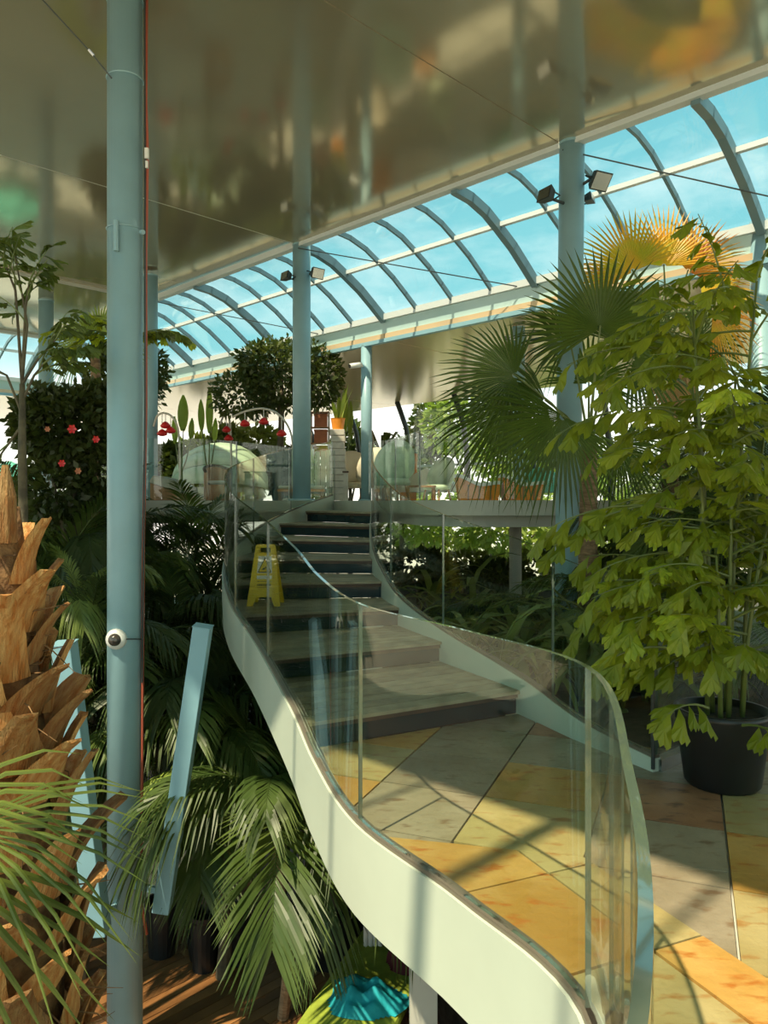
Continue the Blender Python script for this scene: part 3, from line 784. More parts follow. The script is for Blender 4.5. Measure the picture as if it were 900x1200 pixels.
# plank screen
def screen():
    c = XZ(372, 15.6, ZU); t = thing('plank_screen', c, 'pale green plank screen standing at the head of the stairs', 'screen')
    pm = MB().box((0,0,.49), (.105, .03, .98)).mesh('plank', M['pale_green'])
    for k in range(9): inst('plank', pm, t, (-.47+k*.117, .02*((k*7)%3-1), .02+.015*((k*5)%4)))
    for z in (.2, .8): MB().box(c+Vector((0,.035,z)), (1.05,.04,.08)).build('batten', M['sea_green'], t)
    MB().box(c+Vector((-.36,-.03,.36)), (.16,.02,.5)).build('door_panel', M['sea_green'], t)
screen()
def bench(px, d, w, label, ycush='cream'):
    c = XZ(px, d, ZU); t = thing('bench', c, label, 'bench')
    MB().box(c+Vector((0,0,.20)), (w,.5,.05)).build('seat', M['orange'], t)
    for sx in (-1,1):
        MB().box(c+Vector((sx*(w/2-.04),0,.0875)), (.06,.45,.175)).build('leg', M['wood'], t)
    MB().box(c+Vector((0,.22,.14)), (w*.8,.03,.08)).build('rail', M['wood'], t)
    MB().box(c+Vector((0,0,.26)), (w*.95,.46,.07)).build('cushion', M[ycush], t, bevel=.025)
bench(342, 15.2, .5, 'low timber bench with cream cushion beside the blue column foot')
bench(370, 15.1, .36, 'low timber bench with cream cushion in front of the plank screen')
# shelf rack with terracotta boxes
def rack():
    c = XZ(375, 16.4, ZU); t = thing('shelf_rack', c, 'pale shelf rack rising behind the plank screen', 'shelf')
    for sx in (-.19, .19):
        for sy in (-.12, .12): MB().box(c+Vector((sx, sy, .95)), (.025,.025,1.9)).build('post', M['stone'], t)
    for z in (.95, 1.22, 1.56, 1.88): MB().box(c+Vector((0,0,z)), (.42,.28,.02)).build('shelf', M['wood'], t)
    for z, hh, lab in ((.96, .22, 'terracotta box on the lowest shelf of the rack'), (1.23, .29, 'terracotta box on the middle shelf of the rack'), (1.57, .28, 'tall terracotta box on the upper shelf of the rack')):
        b = thing('storage_box', c+Vector((.02,0,z)), lab, 'box')
        MB().box(c+Vector((.02,0,z+hh/2-.02)), (.27,.22,hh-.04)).build('body', M['terracotta'], b); MB().box(c+Vector((.02,0,z+hh-.02)), (.285,.235,.035)).build('lid', M['terracotta'], b)
rack()
def pedestal():
    c = XZ(396, 15.2, ZU); t = thing('pedestal', c, 'pale layered stone pedestal at the head of the stairs', 'pedestal')
    z = 0; rr = random.Random(5)
    for k in range(11):
        w = .34 - .006*k + rr.uniform(-.02,.02); hh = .128
        MB().box(c+Vector((rr.uniform(-.01,.01),0,z+hh/2)), (w,w*.9,hh-.006)).build('stone', M['stone'], t, bevel=.012); z += hh
    p = thing('flower_pot', c+Vector((0,0,z)), 'orange terracotta pot with upright leaves on the stone pedestal', 'plant')
    MB().lathe([(0,0),(.11,0),(.14,.2),(.15,.22),(.12,.22),(.11,.18),(0,.18)], c+Vector((0,0,z)), 16).build('pot', M['orange'], p)
    for k in range(6):
        q = k*1.1; o = Vector((cos(q), sin(q), 0))*.07; m = MB(); hh = rr.uniform(.35,.75); tn = Vector((-sin(q), cos(q), 0))
        b0 = c+Vector((0,0,z+.17))+o
        m.add([b0-tn*.02, b0+tn*.02, b0+o*1.2+tn*.05+Vector((0,0,hh*.5)), b0+o*1.2-tn*.05+Vector((0,0,hh*.5)), b0+o*3.4+Vector((0,0,hh))], [(0,1,2,3),(3,2,4)])
        m.build('leaf', M['leaf_bright'], p)
pedestal()
# round-backed chairs
def shell_chair(px, d, yaw, label, mt='cream', sc=1.0):
    c = XZ(px, d, ZU); t = thing('shell_chair', c, label, 'chair'); Mx = Matrix.Rotation(yaw, 3, 'Z')
    m = MB(); n = 16; rows = 5
    for i in range(rows):
        f = i/(rows-1)
        for j in range(n+1):
            a = pi*j/n; r = .42*sc*(.55+.45*f)
            v = Vector((r*cos(a)*1.0, .10 + .30*sin(a)*(1-.25*f), .32*sc + f*(.18+.62*sin(a)**.7)*sc)); m.v.append(c + Mx @ v)
    L = n+1
    for i in range(rows-1):
        for j in range(n): m.f.append([i*L+j, i*L+j+1, (i+1)*L+j+1, (i+1)*L+j]); m.m.append(0)
    o = m.build('backrest', M[mt], t, smooth=True); sd = o.modifiers.new('solid','SOLIDIFY'); sd.thickness = .035
    m = MB().lathe([(0,.28),(.34,.28),(.36,.34),(.3,.4),(0,.41)], (0,0,0), 18); m.v = [c + Mx @ (v*sc) for v in m.v]; m.build('seat', M[mt], t, smooth=True)
    for sx in (-1,1):
        for sy in (-1,1): MB().tube([c+Mx@(Vector((sx*.2,sy*.2,.29))*sc), c+Mx@(Vector((sx*.25,sy*.25,0))*sc)], .02, 6).build('leg', M['wood'], t)
shell_chair(416, 16.8, radians(15), 'cream round-backed shell chair beside the stone pedestal', sc=1.0)
shell_chair(438, 15.6, radians(-165), 'cream round-backed shell chair turned away at the slim column', sc=.95)
shell_chair(458, 13.6, radians(-25), 'pale green round-backed tub chair behind the curved balustrade', 'pale_green', sc=.98)
shell_chair(512, 15.4, radians(-40), 'pale green small tub chair by the timber cafe table', 'pale_green', sc=.8)
MB_ = MB().box(XZ(405, 13.9, ZU+.25), (.09,.09,.5)); p_ = thing('bollard', XZ(405, 13.9, ZU), 'short grey timber bollard beside the cream shell chair', 'bollard'); MB_.build('post', M['stone'], p_)
MB().box(XZ(405, 13.9, ZU+.52), (.11,.11,.03)).build('cap', M['dark_wood'], p_)
def cafe_table(px, d, label):
    c = XZ(px, d, ZU); t = thing('cafe_table', c, label, 'table')
    MB().box(c+Vector((0,0,.27)), (.55,.5,.035)).build('tabletop', M['wood'], t)
    for sx in (-1,1):
        for sy in (-1,1): MB().box(c+Vector((sx*.24,sy*.2,.125)), (.04,.04,.25)).build('leg', M['wood'], t)
cafe_table(493, 14.6, 'low timber cafe table right of the curved balustrade')
# orange counters with wavy white tops
def counter(px0, px1, d, label):
    a = XZ(px0, d, ZU); b = XZ(px1, d, ZU); t = thing('bar_counter', (a+b)/2, label, 'counter'); n = 10; w = b.x-a.x
    top = [(a.x + w*i/n, ZU + .36 - .12*(i/n) + .04*cos(i/n*2*pi)) for i in range(n+1)]
    prism_xz(MB(), [(a.x+.06, ZU), (b.x-.05, ZU)] + [(x, z-.03) for x, z in top[::-1]], d-.25, d+.25).build('front', M['orange'], t)
    prism_xz(MB(), [(x, z-.03) for x, z in top] + [(x, z+.025) for x, z in top[::-1]], d-.32, d+.32).build('top', M['white'], t)
    for k in range(1, 4):
        x = a.x + w*k/4; MB().box((x, d-.255, ZU+.13), (.025,.012,.24)).build('rib', M['wood'], t)
counter(534, 585, 12.4, 'orange counter with wavy white top nearest the slim column')
counter(586, 634, 12.4, 'orange counter with wavy white top beside the fan palm column')
# parasols outside
def parasol(px, py, d, r, mt, label):
    c = P(px, py, d); t = thing('parasol', (c.x, c.y, ZU), label, 'parasol')
    m = MB(); n = 8
    for k in range(n):
        a0 = 2*pi*k/n; a1 = 2*pi*(k+1)/n
        m.add([c, c+Vector((r*cos(a0), r*sin(a0), -.45)), c+Vector((r*cos(a1), r*sin(a1), -.45)), c+Vector((r*cos(a0), r*sin(a0), -.6)), c+Vector((r*cos(a1), r*sin(a1), -.6))], [(0,1,2),(1,3,4,2)])
    m.build('canopy', M[mt], t)
    MB().tube([(c.x,c.y,ZU), c], .03, 8).build('pole', M['white'], t)
    for k in range(n):
        a0 = 2*pi*k/n; MB().tube([c-Vector((0,0,.05)), c+Vector((r*cos(a0), r*sin(a0), -.47))], .012, 5).build('rib', M['white'], t)
parasol(632, 547, 18, 1.25, 'sea_green', 'sea green parasol beyond the orange counters')
parasol(500, 548, 19, 0.9, 'white', 'white parasol behind the cafe table')
parasol(12, 540, 21, 1.0, 'sea_green', 'sea green parasol behind the dark fishtail sapling')
# orange planters by the facade
def planter(px, d, w, h, label):
    c = XZ(px, d, ZU); t = thing('planter', c, label, 'plant')
    prism_xz(MB(), [(c.x-w*.42, ZU), (c.x+w*.42, ZU), (c.x+w/2, ZU+h), (c.x-w/2, ZU+h)], d-w/2, d+w/2).build('pot', M['orange'], t)
    rr = random.Random(int(px))
    for k in range(16):
        q = rr.uniform(0, 2*pi); o = Vector((cos(q), sin(q), 0)); tn = Vector((-o.y, o.x, 0)); b0 = c+Vector((0,0,h-.02))+o*.05; L = rr.uniform(.5,.9)
        m = MB(); m.add([b0-tn*.02, b0+tn*.02, b0+o*L*.45+tn*.05+Vector((0,0,L*.55)), b0+o*L*.45-tn*.05+Vector((0,0,L*.55)), b0+o*L*.95+Vector((0,0,L*.45))], [(0,1,2,3),(3,2,4)])
        m.build('leaf', M['leaf_ficus'], t)
planter(447, 19.5, .62, 1.30, 'tall orange planter with dark spiky palm behind the slim column')
planter(478, 20.5, .5, 1.25, 'slim orange planter with spiky palm by the glass facade')

# ================================================================== LOWER DECK FURNITURE
def lounger():
    c = Vector((-.12, 6.9, ZL)); t = thing('sun_lounger', c, 'lime green sun lounger on the lower deck below the stair', 'lounger')
    Mx = Matrix.Rotation(radians(-20), 3, 'Z')
    def lb(v, s, nm, m, bv=0): MB().box(c + Mx @ Vector(v), s, Mx).build(nm, M[m], t, bevel=bv)
    lb((0,0,.24), (.75,1.9,.06), 'frame', 'dark_wood'); lb((0,0,.33), (.78,1.92,.12), 'mattress', 'lime', .04)
    for sx in (-1,1):
        for sy in (-1,1): lb((sx*.32, sy*.85, .105), (.06,.06,.21), 'leg', 'dark_wood')
    def cloth(x, y, z, sx, sy, sz, seed, nm, m, label, cat):
        rr = random.Random(seed); o = c + Mx @ Vector((x, y, z)); th = tag(thing(nm, o), label, cat)
        mb = MB(); n = 18
        ph = [rr.uniform(0, 6) for _ in range(6)]
        for i in range(n+1):
            for j in range(n+1):
                u = i/n*2-1; v = j/n*2-1; r = min(1, math.hypot(u, v)); e = 1+.12*sin(3*math.atan2(v,u)+ph[0])
                hgt = sz*max(0, 1-r**3)*(0.75+.25*sin(9*u+ph[1]+2*v)+.2*sin(11*v+ph[2]-3*u))
                mb.v.append(o + Mx @ Vector((u*sx*e, v*sy*e, max(0.003, hgt))))
        for i in range(n):
            for j in range(n):
                if math.hypot((i+.5)/n*2-1, (j+.5)/n*2-1) < 1.08: mb.f.append([i*(n+1)+j, (i+1)*(n+1)+j, (i+1)*(n+1)+j+1, i*(n+1)+j+1]); mb.m.append(0)
        mb.build('cloth', M[m], th, smooth=True); return th
    cloth(.05, -.25, .393, .34, .26, .15, 1, 'towel', 'teal', 'crumpled turquoise towel lying on the lime green lounger', 'towel')
    cloth(.2, .40, .393, .18, .2, .26, 2, 'bag', 'maroon', 'dark maroon cloth bag slumped on the lime green lounger', 'bag')
    w = thing('white_cloth', c + Mx @ Vector((-.16,.5,.39)), 'white folded cloth hanging over the lounger by the maroon bag', 'towel')
    for k in range(4): MB().box(c + Mx @ Vector((-.24+k*.05,.5,.56+.01*k)), (.045,.05,.34), Mx).build('fold', M['white'], w, bevel=.015)
lounger()
# low cream planter wall behind the column foot
tag(prism_xz(MB(), [(-2.95, ZL), (-2.15, ZL), (-2.15, ZL+.85), (-2.45, ZL+.85), (-2.95, ZL+1.35)], 8.5, 8.75).build('planter_wall', M['cream'], bevel=.02), 'low cream planter wall with a stepped top on the deck', 'planter')

# ================================================================== PLANTS
Z3 = Vector((0,0,1))
def rot_about(v, ax, a): return Matrix.Rotation(a, 3, ax) @ v
def fan(mb, hub, axis, normal, r, nseg=36, spread=4.0, droop=.2, rr=R, wf=1.0, mi=0):
    axis = Vector(axis).normalized(); normal = Vector(normal); normal = (normal - axis*normal.dot(axis)).normalized(); lat = axis.cross(normal)
    dl = spread/nseg/2
    for i in range(nseg):
        a = -spread/2 + spread*(i+.5)/nseg
        L = r*(.78+.22*cos(a*.6))*rr.uniform(.92, 1.04)
        d = axis*cos(a) + lat*sin(a); p = normal.cross(d)
        tip_droop = droop*rr.uniform(.7, 1.5)
        def pt(t, side, w, up): return hub + d*(L*t) + p*(side*w) + normal*(up + .10*L*t*(1-t)) - Z3*(tip_droop*L*t**3)
        w1 = .45*L*math.tan(dl)*wf; rows = [(.04, .04*L*math.tan(dl)), (.45, w1), (.74, w1*.72)]
        o = len(mb.v)
        for t, w in rows: mb.v += [pt(t, -1, w, 0), pt(t, 0, 0, w*.7), pt(t, 1, w, 0)]
        mb.v.append(pt(1, 0, 0, 0))
        for k in range(2):
            b = o+3*k
            for q in ((b,b+1,b+4,b+3),(b+1,b+2,b+5,b+4)): mb.f.append(list(q)); mb.m.append(mi)
        b = o+6
        for q in ((b,b+1,b+3),(b+1,b+2,b+3)): mb.f.append(list(q)); mb.m.append(mi)
def ang(deg): q = radians(deg); return Vector((cos(q), 0, sin(q)))
def fan_palm(name, label, base, crown, fans, lm, trunk_r, group=None, tm='trunk', skirt=0):
    t = thing(name, base, label, 'palm', group); base = Vector(base); crown = Vector(crown); rr = random.Random(hash(label) % 1000 if False else len(label)*7)
    n = 14; pts = [base.lerp(crown, i/n) for i in range(n+1)]
    MB().tube(pts, [trunk_r*(1.15-.3*i/n)*(1+.07*(i % 2)) for i in range(n+1)], 14).build('trunk', M[tm], t)
    k = max(6, int((crown.z-base.z)/.14))
    for i in range(k): 
        c = base.lerp(crown, (i+.7)/(k+.5)); rr_ = trunk_r*(1.19-.3*i/k)
        MB().lathe([(rr_*.96, -.035), (rr_*1.07, .02), (rr_*.97, .035)], c, 12).build('trunk_ring', M[tm], t)
    for f in fans:
        hub = Vector(f[0]); m = MB(); mt = f[4] if len(f) > 4 else lm
        fan(m, hub, f[1], f[2], f[3], rr=rr, nseg=f[5] if len(f) > 5 else 36, spread=f[6] if len(f) > 6 else 4.0, droop=f[7] if len(f) > 7 else .18)
        o = m.build('frond', M[mt], t)
        st_ = crown + (hub-crown)*.04; mid = (st_+hub)/2 + Vector((0,0,.06))
        MB().tube([st_, mid, hub+(hub-mid)*.06], [.018, .013, .009], 6).build('petiole', M['stem_green'], o)
    for i in range(skirt):
        q = rr.uniform(0, 2*pi); o = Vector((cos(q), sin(q), 0)); m = MB()
        hub = crown + o*.22 - Z3*rr.uniform(.1, .35); fan(m, hub, (o*.25-Z3), o, rr.uniform(.4, .6), nseg=14, spread=1.2, droop=.1, rr=rr); m.build('dry_frond', M['leaf_brown'], t)
    return t
def I(px, py, d): return P(px, py, d)
CAMN = Vector((0, -1, .15))
D = 8.45
fan_palm('fan_palm', 'large dark green fan palm standing in front of the floodlit blue column', XZ(688, D, ZB), I(690, 520, D), [
    (I(703, 385, 8.1), ang(92), CAMN, .95, 'leaf_fan', 42, 4.3, .05),
    (I(604, 440, 8.1), ang(172), CAMN+Z3*.3, .90, 'leaf_fan', 40, 3.7, .10),
    (I(660, 488, 7.8), ang(238), CAMN, .98, 'leaf_fan', 44, 3.4, .15),
    (I(598, 478, 8.4), ang(212), CAMN+Z3*.2, .95, 'leaf_fan', 38, 2.6, .25),
    (I(742, 420, 8.6), ang(10), CAMN, .80, 'leaf_fan', 36, 4.0, .25),
    (I(668, 400, 8.8), ang(150), CAMN+Z3*.8, .85, 'leaf_fan', 36, 3.0, .25),
    (I(725, 520, 8.7), ang(-35), CAMN, .75, 'leaf_fan', 36, 3.2, .35),
    (I(640, 470, 8.9), ang(195), CAMN, .9, 'leaf_fan', 36, 3.0, .35),
    (I(690, 450, 9.0), ang(70), CAMN+Z3, .8, 'leaf_fan', 36, 3.6, .2),
    (I(720, 400, 8.9), ang(55), CAMN+Z3*.5, .8, 'leaf_fan', 36, 3.6, .2),
    ], 'leaf_fan', .10)
D = 9.5
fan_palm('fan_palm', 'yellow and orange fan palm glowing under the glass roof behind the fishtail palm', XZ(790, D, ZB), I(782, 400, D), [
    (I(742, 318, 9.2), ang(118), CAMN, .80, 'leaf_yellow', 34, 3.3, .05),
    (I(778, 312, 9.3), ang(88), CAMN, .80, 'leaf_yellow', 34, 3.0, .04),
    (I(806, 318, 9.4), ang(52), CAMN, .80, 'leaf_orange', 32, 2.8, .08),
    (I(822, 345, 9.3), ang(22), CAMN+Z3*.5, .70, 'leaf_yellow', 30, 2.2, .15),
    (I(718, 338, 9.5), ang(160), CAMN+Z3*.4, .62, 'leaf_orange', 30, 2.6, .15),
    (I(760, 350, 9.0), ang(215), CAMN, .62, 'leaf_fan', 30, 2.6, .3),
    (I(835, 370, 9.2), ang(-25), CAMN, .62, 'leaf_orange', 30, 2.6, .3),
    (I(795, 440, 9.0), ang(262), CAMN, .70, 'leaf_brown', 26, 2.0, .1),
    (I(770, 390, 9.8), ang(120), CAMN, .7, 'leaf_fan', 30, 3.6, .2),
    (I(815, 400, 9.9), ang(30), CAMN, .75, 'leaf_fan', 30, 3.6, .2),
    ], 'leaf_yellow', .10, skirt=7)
fan_palm('fan_palm', 'bright yellow green fan palm half hidden behind the nearest blue column', XZ(112, 10.5, ZL), I(112, 420, 10.5), [
    (I(104, 396, 10.3), ang(150), CAMN+Z3*.5, .55, 'leaf_bright', 26, 3.2, .2),
    (I(118, 390, 10.4), ang(60), CAMN+Z3*.5, .55, 'leaf_bright', 26, 3.2, .2),
    (I(92, 412, 10.3), ang(200), CAMN+Z3*.3, .50, 'leaf_bright', 24, 2.6, .3),
    (I(132, 408, 10.3), ang(-10), CAMN+Z3*.3, .50, 'leaf_bright', 24, 2.6, .3)], 'leaf_bright', .07)

# ---- rough palm trunk in the foreground, with leaf bases and its low fans
def rough_palm():
    cx, cy = -1.56, 3.05; base = Vector((cx, cy, ZL)); rr = random.Random(11)
    t = thing('date_palm', base, 'rough palm trunk covered in orange brown leaf bases with low green fans', 'palm')
    def rad(z): return .33 - .24*max(0, min(1, (z-(-.3))/1.9))
    zs = [ZL + (1.58-ZL)*i/24 for i in range(25)]
    MB().tube([(cx + .03*sin(z*1.3), cy, z) for z in zs], [rad(z)*.86 for z in zs], 18).build('trunk', M['fibre'], t, smooth=True)
    variants = []
    for v in range(5):
        m = MB(); n = 6; w0 = rr.uniform(.115, .15); L = rr.uniform(.25, .33); curl = rr.uniform(.01, .10)
        for i in range(n+1):
            f = i/n; w = w0*(1-f**1.3*.66)*(1+.12*sin(5*f+v)); z = L*f; y = .02 + .03*f + curl*f**2.6
            th = .030*(1-f*.6)
            notch = .03*(1-abs(2*f-1)) 
            m.v += [Vector((-w, y-.012, z-notch*.4)), Vector((-w*.45, y+th*.8, z)), Vector((w*.1, y+th, z+.01*f)), Vector((w*.55, y+th*.7, z)), Vector((w, y-.012, z-notch*.4)), Vector((0, y-.015, z))]
        for i in range(n):
            a = 6*i; b = 6*(i+1)
            for k in range(6): m.f.append([a+k, a+(k+1)%6, b+(k+1)%6, b+k]); m.m.append(0)
        m.f.append([6*n+k for k in range(6)]); m.m.append(0)
        variants.append(m.mesh('leaf_base', M['boot'], smooth=False))
    k = 0; z = -1.15
    while z < 1.40:
        per = 7 if z < .9 else (6 if z < 1.25 else 4)
        for j in range(per):
            q = 2*pi*(j + .5*(k % 2))/per + rr.uniform(-.12, .12); o = Vector((cos(q), sin(q), 0)); zz = z + rr.uniform(-.03, .03)
            sc = rr.uniform(.85, 1.2) * (1 if z < 1.0 else .85)
            x = Vector((o.y, -o.x, 0)); tilt = rr.uniform(.0, .42)
            Mx = Matrix((x, (o*cos(tilt) - Z3*sin(tilt)), (Z3*cos(tilt)+o*sin(tilt)))).transposed() @ Matrix.Rotation(rr.uniform(-.2,.2), 3, 'Y') * sc
            inst('leaf_base', rr.choice(variants), t, Vector((cx,cy,zz)) + o*rad(zz)*.84 - base, Mx)
        z += .175; k += 1
    m = MB()
    for i in range(140):
        q = rr.uniform(-pi, .6); zz = rr.uniform(-.9, 1.45); r0 = rad(zz)*.9; o = Vector((cos(q), sin(q), 0)); p = Vector((cx, cy, zz)) + o*r0
        d1 = Vector((rr.uniform(-.06,.06), rr.uniform(-.06,.06), rr.uniform(-.12,.05)))
        m.tube([p, p+o*rr.uniform(.05,.10)+d1*.5, p+o*rr.uniform(.06,.15)+d1*1.3], [.004,.003,.001], 4, cap=False)
    m.build('fibre', M['fibre'], t)['kind'] = 'stuff'
    MB().tube([(cx+.10, cy-.1, 1.45), (cx+.12, cy-.12, 1.62), (cx+.12, cy-.13, 1.74)], [.05,.035,.012], 8).build('cut_stub', M['boot'], t)
    for hub, axd, nrm, r, ns, sp, dr in ((P(-45, 968, 2.15), ang(-2), Vector((.1,-.55,.85)), .55, 14, 1.5, .30), (P(-95, 1000, 2.0), ang(-42), Vector((.2,-.8,.6)), .60, 9, 1.1, .12),
                                        (P(-75, 950, 2.1), ang(18), Vector((0,-.8,.6)), .46, 7, .9, .30)):
        m = MB(); fan(m, hub, axd, nrm, r, nseg=ns, spread=sp, droop=dr, rr=rr, wf=.55); o = m.build('frond', M['leaf_fan_front'], t)
        MB().tube([Vector((cx-.1, cy-.15, hub.z-.25)), (hub+Vector((cx-.1, cy-.15, hub.z-.1)))/2, hub], [.02,.016,.01], 6).build('petiole', M['stem_green'], o)
rough_palm()

# ---- feather palms
def feather(mb, L, n, e0, bend, ll, rr, w=.022, hang=.5, mi=0, roll=0.0):
    """frond from the origin along +X, rising at e0 and arching by bend; leaflets hang"""
    N_ = 14; pts = []; p = Vector((0,0,0)); a = e0
    for i in range(N_+1):
        pts.append((p.copy(), a)); p = p + Vector((cos(a), 0, sin(a)))*(L/N_); a -= bend/N_*(.5+1.0*i/N_)
    def at(t):
        f = t*N_; i = min(int(f), N_-1); q = pts[i][0].lerp(pts[i+1][0], f-i); return q, pts[i][1]
    mb.tube([q for q, _ in pts], [.014*(1-.85*i/N_) for i in range(N_+1)], 5, mi=mi)
    for i in range(n):
        t = .14 + .86*(i+.5)/n; q, a = at(t); fw = Vector((cos(a), 0, sin(a))); upv = Vector((-sin(a), 0, cos(a)))
        l = ll*(.45+.75*sin(pi*min(1, t*.92)**.8))*rr.uniform(.9, 1.08)
        for s in (-1, 1):
            g = radians(rr.uniform(42, 56)) * (1-.45*t)
            d = (fw*cos(g) + Vector((0, s, 0))*sin(g) + upv*rr.uniform(.05, .3)).normalized(); wd = fw.cross(d).cross(d).normalized() if False else (fw - d*fw.dot(d)).normalized()
            o = len(mb.v)
            for k, (f, ww) in enumerate(((0, .35), (.35, 1), (.7, .75))):
                c = q + d*(l*f) - Z3*(hang*l*f*f); mb.v += [c - wd*(w*ww), c + wd*(w*ww)]
            mb.v.append(q + d*l - Z3*(hang*l*1.05))
            mb.f += [[o,o+1,o+3,o+2],[o+2,o+3,o+5,o+4],[o+4,o+5,o+6]]; mb.m += [mi]*3
rf = random.Random(5)
def frond_mesh(mt, *a, **k):
    m = MB(); feather(m, *a, rr=rf, **k); return m.mesh('frond', M[mt])
FM = {}
for mt in ('leaf_feather', 'leaf_dark', 'leaf_feather_lit'):
    FM[mt] = [frond_mesh(mt, 1.8, 48, 1.05, 1.9, .52, hang=.6, w=.0135), frond_mesh(mt, 2.0, 52, .75, 1.9, .58, hang=.9, w=.0135), frond_mesh(mt, 1.6, 44, .35, 1.7, .52, hang=1.1, w=.013), frond_mesh(mt, 1.4, 40, 1.3, .9, .45, hang=.35, w=.013)]
def feather_palm(name, label, base, crown_h, nf, sc, mt, rot, group=None, stem='trunk_dark', tr=.055, seed=1, pot=None):
    rr = random.Random(seed*13+nf); base = Vector(base)
    t = thing(name, base, label, 'palm', group)
    if pot:
        MB().lathe([(0,0),(pot*.8,0),(pot*.95,pot*1.2),(pot,pot*1.3),(pot*.9,pot*1.3),(pot*.88,pot*1.15),(0,pot*1.15)], base, 20).build('pot', M['black_pot'], t, smooth=False)
    n = 8
    MB().tube([base+Vector((.05*sin(i*.7), .04*cos(i*.9)-.04, crown_h*i/n)) for i in range(n+1)], [tr*(1.2-.4*i/n)*(1+.08*(i%2)) for i in range(n+1)], 9).build('trunk', M[stem], t)
    for i in range(nf):
        q = rot + 2*pi*i/nf + rr.uniform(-.2, .2); v = i % 4 if i % 4 != 3 else rr.choice((0, 3)); s = sc*rr.uniform(.85, 1.1)
        Mx = Matrix.Rotation(q, 3, 'Z') @ Matrix.Rotation(rr.uniform(-.15,.15), 3, 'X') * s
        inst('frond', FM[mt][v], t, Vector((0,0,crown_h-.02-.03*(i % 3))), Mx)
    return t
# the two palms in view on the lower deck
feather_palm('feather_palm', 'feather palm with a slender ringed trunk arching over the wooden deck', (-.92, 7.0, ZL), 1.85, 9, 1.0, 'leaf_feather', radians(-88), stem='trunk', tr=.045, seed=3)
feather_palm('feather_palm', 'feather palm with a sunlit pale frond beside the leaning blue strut', (-1.85, 7.95, ZL), 2.2, 10, .98, 'leaf_feather', radians(-88), tr=.05, seed=4, pot=.2)
m = MB(); feather(m, 1.05, 22, .75, 2.6, .30, rf, hang=.7, w=.02); pf = m.mesh('frond', M['leaf_bright'])
inst('frond', pf, bpy.data.objects['feather_palm.001'], (.22, -.55, 1.95), Matrix.Rotation(radians(215), 3, 'Z'))
m = MB(); feather(m, 1.75, 54, .35, 1.75, .62, rf, hang=.25, w=.014); pf2 = m.mesh('frond', M['leaf_feather'])
m = MB(); feather(m, 1.7, 50, .9, 2.9, .55, rf, hang=.8, w=.014); pf3 = m.mesh('frond', M['leaf_feather'])
inst('frond', pf2, bpy.data.objects['feather_palm'], (.02, -.05, 1.95), Matrix.Rotation(radians(-86), 3, 'Z'))
inst('frond', pf3, bpy.data.objects['feather_palm'], (-.05, -.05, 1.9), Matrix.Rotation(radians(-140), 3, 'Z'))
inst('frond', pf3, bpy.data.objects['feather_palm'], (.05, -.05, 1.9), Matrix.Rotation(radians(-35), 3, 'Z'))
inst('frond', pf3, bpy.data.objects['feather_palm.001'], (0, -.05, 2.0), Matrix.Rotation(radians(-70), 3, 'Z'))
inst('frond', pf2, bpy.data.objects['feather_palm.001'], (0, -.05, 1.9), Matrix.Rotation(radians(-78), 3, 'Z'))
feather_palm('feather_palm', 'feather palm in a wide black pot under the curved stringer', (-.55, 8.0, ZL), 1.2, 9, .9, 'leaf_feather', .3, seed=6, pot=.42)
G1 = 'dark feather palms filling the lower garden'
L1 = {0: 'dark feather palm rising between the nearest column and the leaning strut top', 1: 'feather palm brushing the upper floor glass beside the stair', 4: 'dark feather palm behind the left leaning strut', 5: 'feather palm rising above the rough trunk beside the flowering shrub', 7: 'feather palm at the foot of the dark fishtail sapling', 9: 'dark feather palm pressed against the curved stringer', 11: 'dark feather palm standing beneath the middle treads', 12: 'feather palm below the low wooden daybed', 19: 'dark feather palm in the shade under the upper treads', 20: 'short dark feather palm under the lower treads', 16: 'short feather palm between the black pots and the curved stringer'}
l1 = 'dark green feather palm crowded among others in the lower garden left of the stair'
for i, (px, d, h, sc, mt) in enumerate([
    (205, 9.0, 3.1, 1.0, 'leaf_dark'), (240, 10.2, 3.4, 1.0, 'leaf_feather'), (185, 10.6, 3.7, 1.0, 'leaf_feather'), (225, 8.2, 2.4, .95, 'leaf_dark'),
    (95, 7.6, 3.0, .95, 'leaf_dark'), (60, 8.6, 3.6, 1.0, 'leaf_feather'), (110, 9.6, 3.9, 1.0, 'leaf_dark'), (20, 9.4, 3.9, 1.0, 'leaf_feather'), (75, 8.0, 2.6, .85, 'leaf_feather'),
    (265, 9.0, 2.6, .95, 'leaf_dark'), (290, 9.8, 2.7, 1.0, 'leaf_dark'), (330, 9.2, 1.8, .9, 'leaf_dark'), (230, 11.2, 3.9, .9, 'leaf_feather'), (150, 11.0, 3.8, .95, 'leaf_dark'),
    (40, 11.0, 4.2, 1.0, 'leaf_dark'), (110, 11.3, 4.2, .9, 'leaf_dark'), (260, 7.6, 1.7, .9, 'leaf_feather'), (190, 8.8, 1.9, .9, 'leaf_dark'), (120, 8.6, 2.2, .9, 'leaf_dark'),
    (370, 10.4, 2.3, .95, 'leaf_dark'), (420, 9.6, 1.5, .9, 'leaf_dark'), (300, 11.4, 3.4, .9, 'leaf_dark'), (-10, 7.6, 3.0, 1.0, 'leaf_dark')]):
    feather_palm('feather_palm', L1.get(i, l1), XZ(px, d, ZL), h, 9, sc, mt, i*.73, None if i in L1 else G1, seed=20+i)
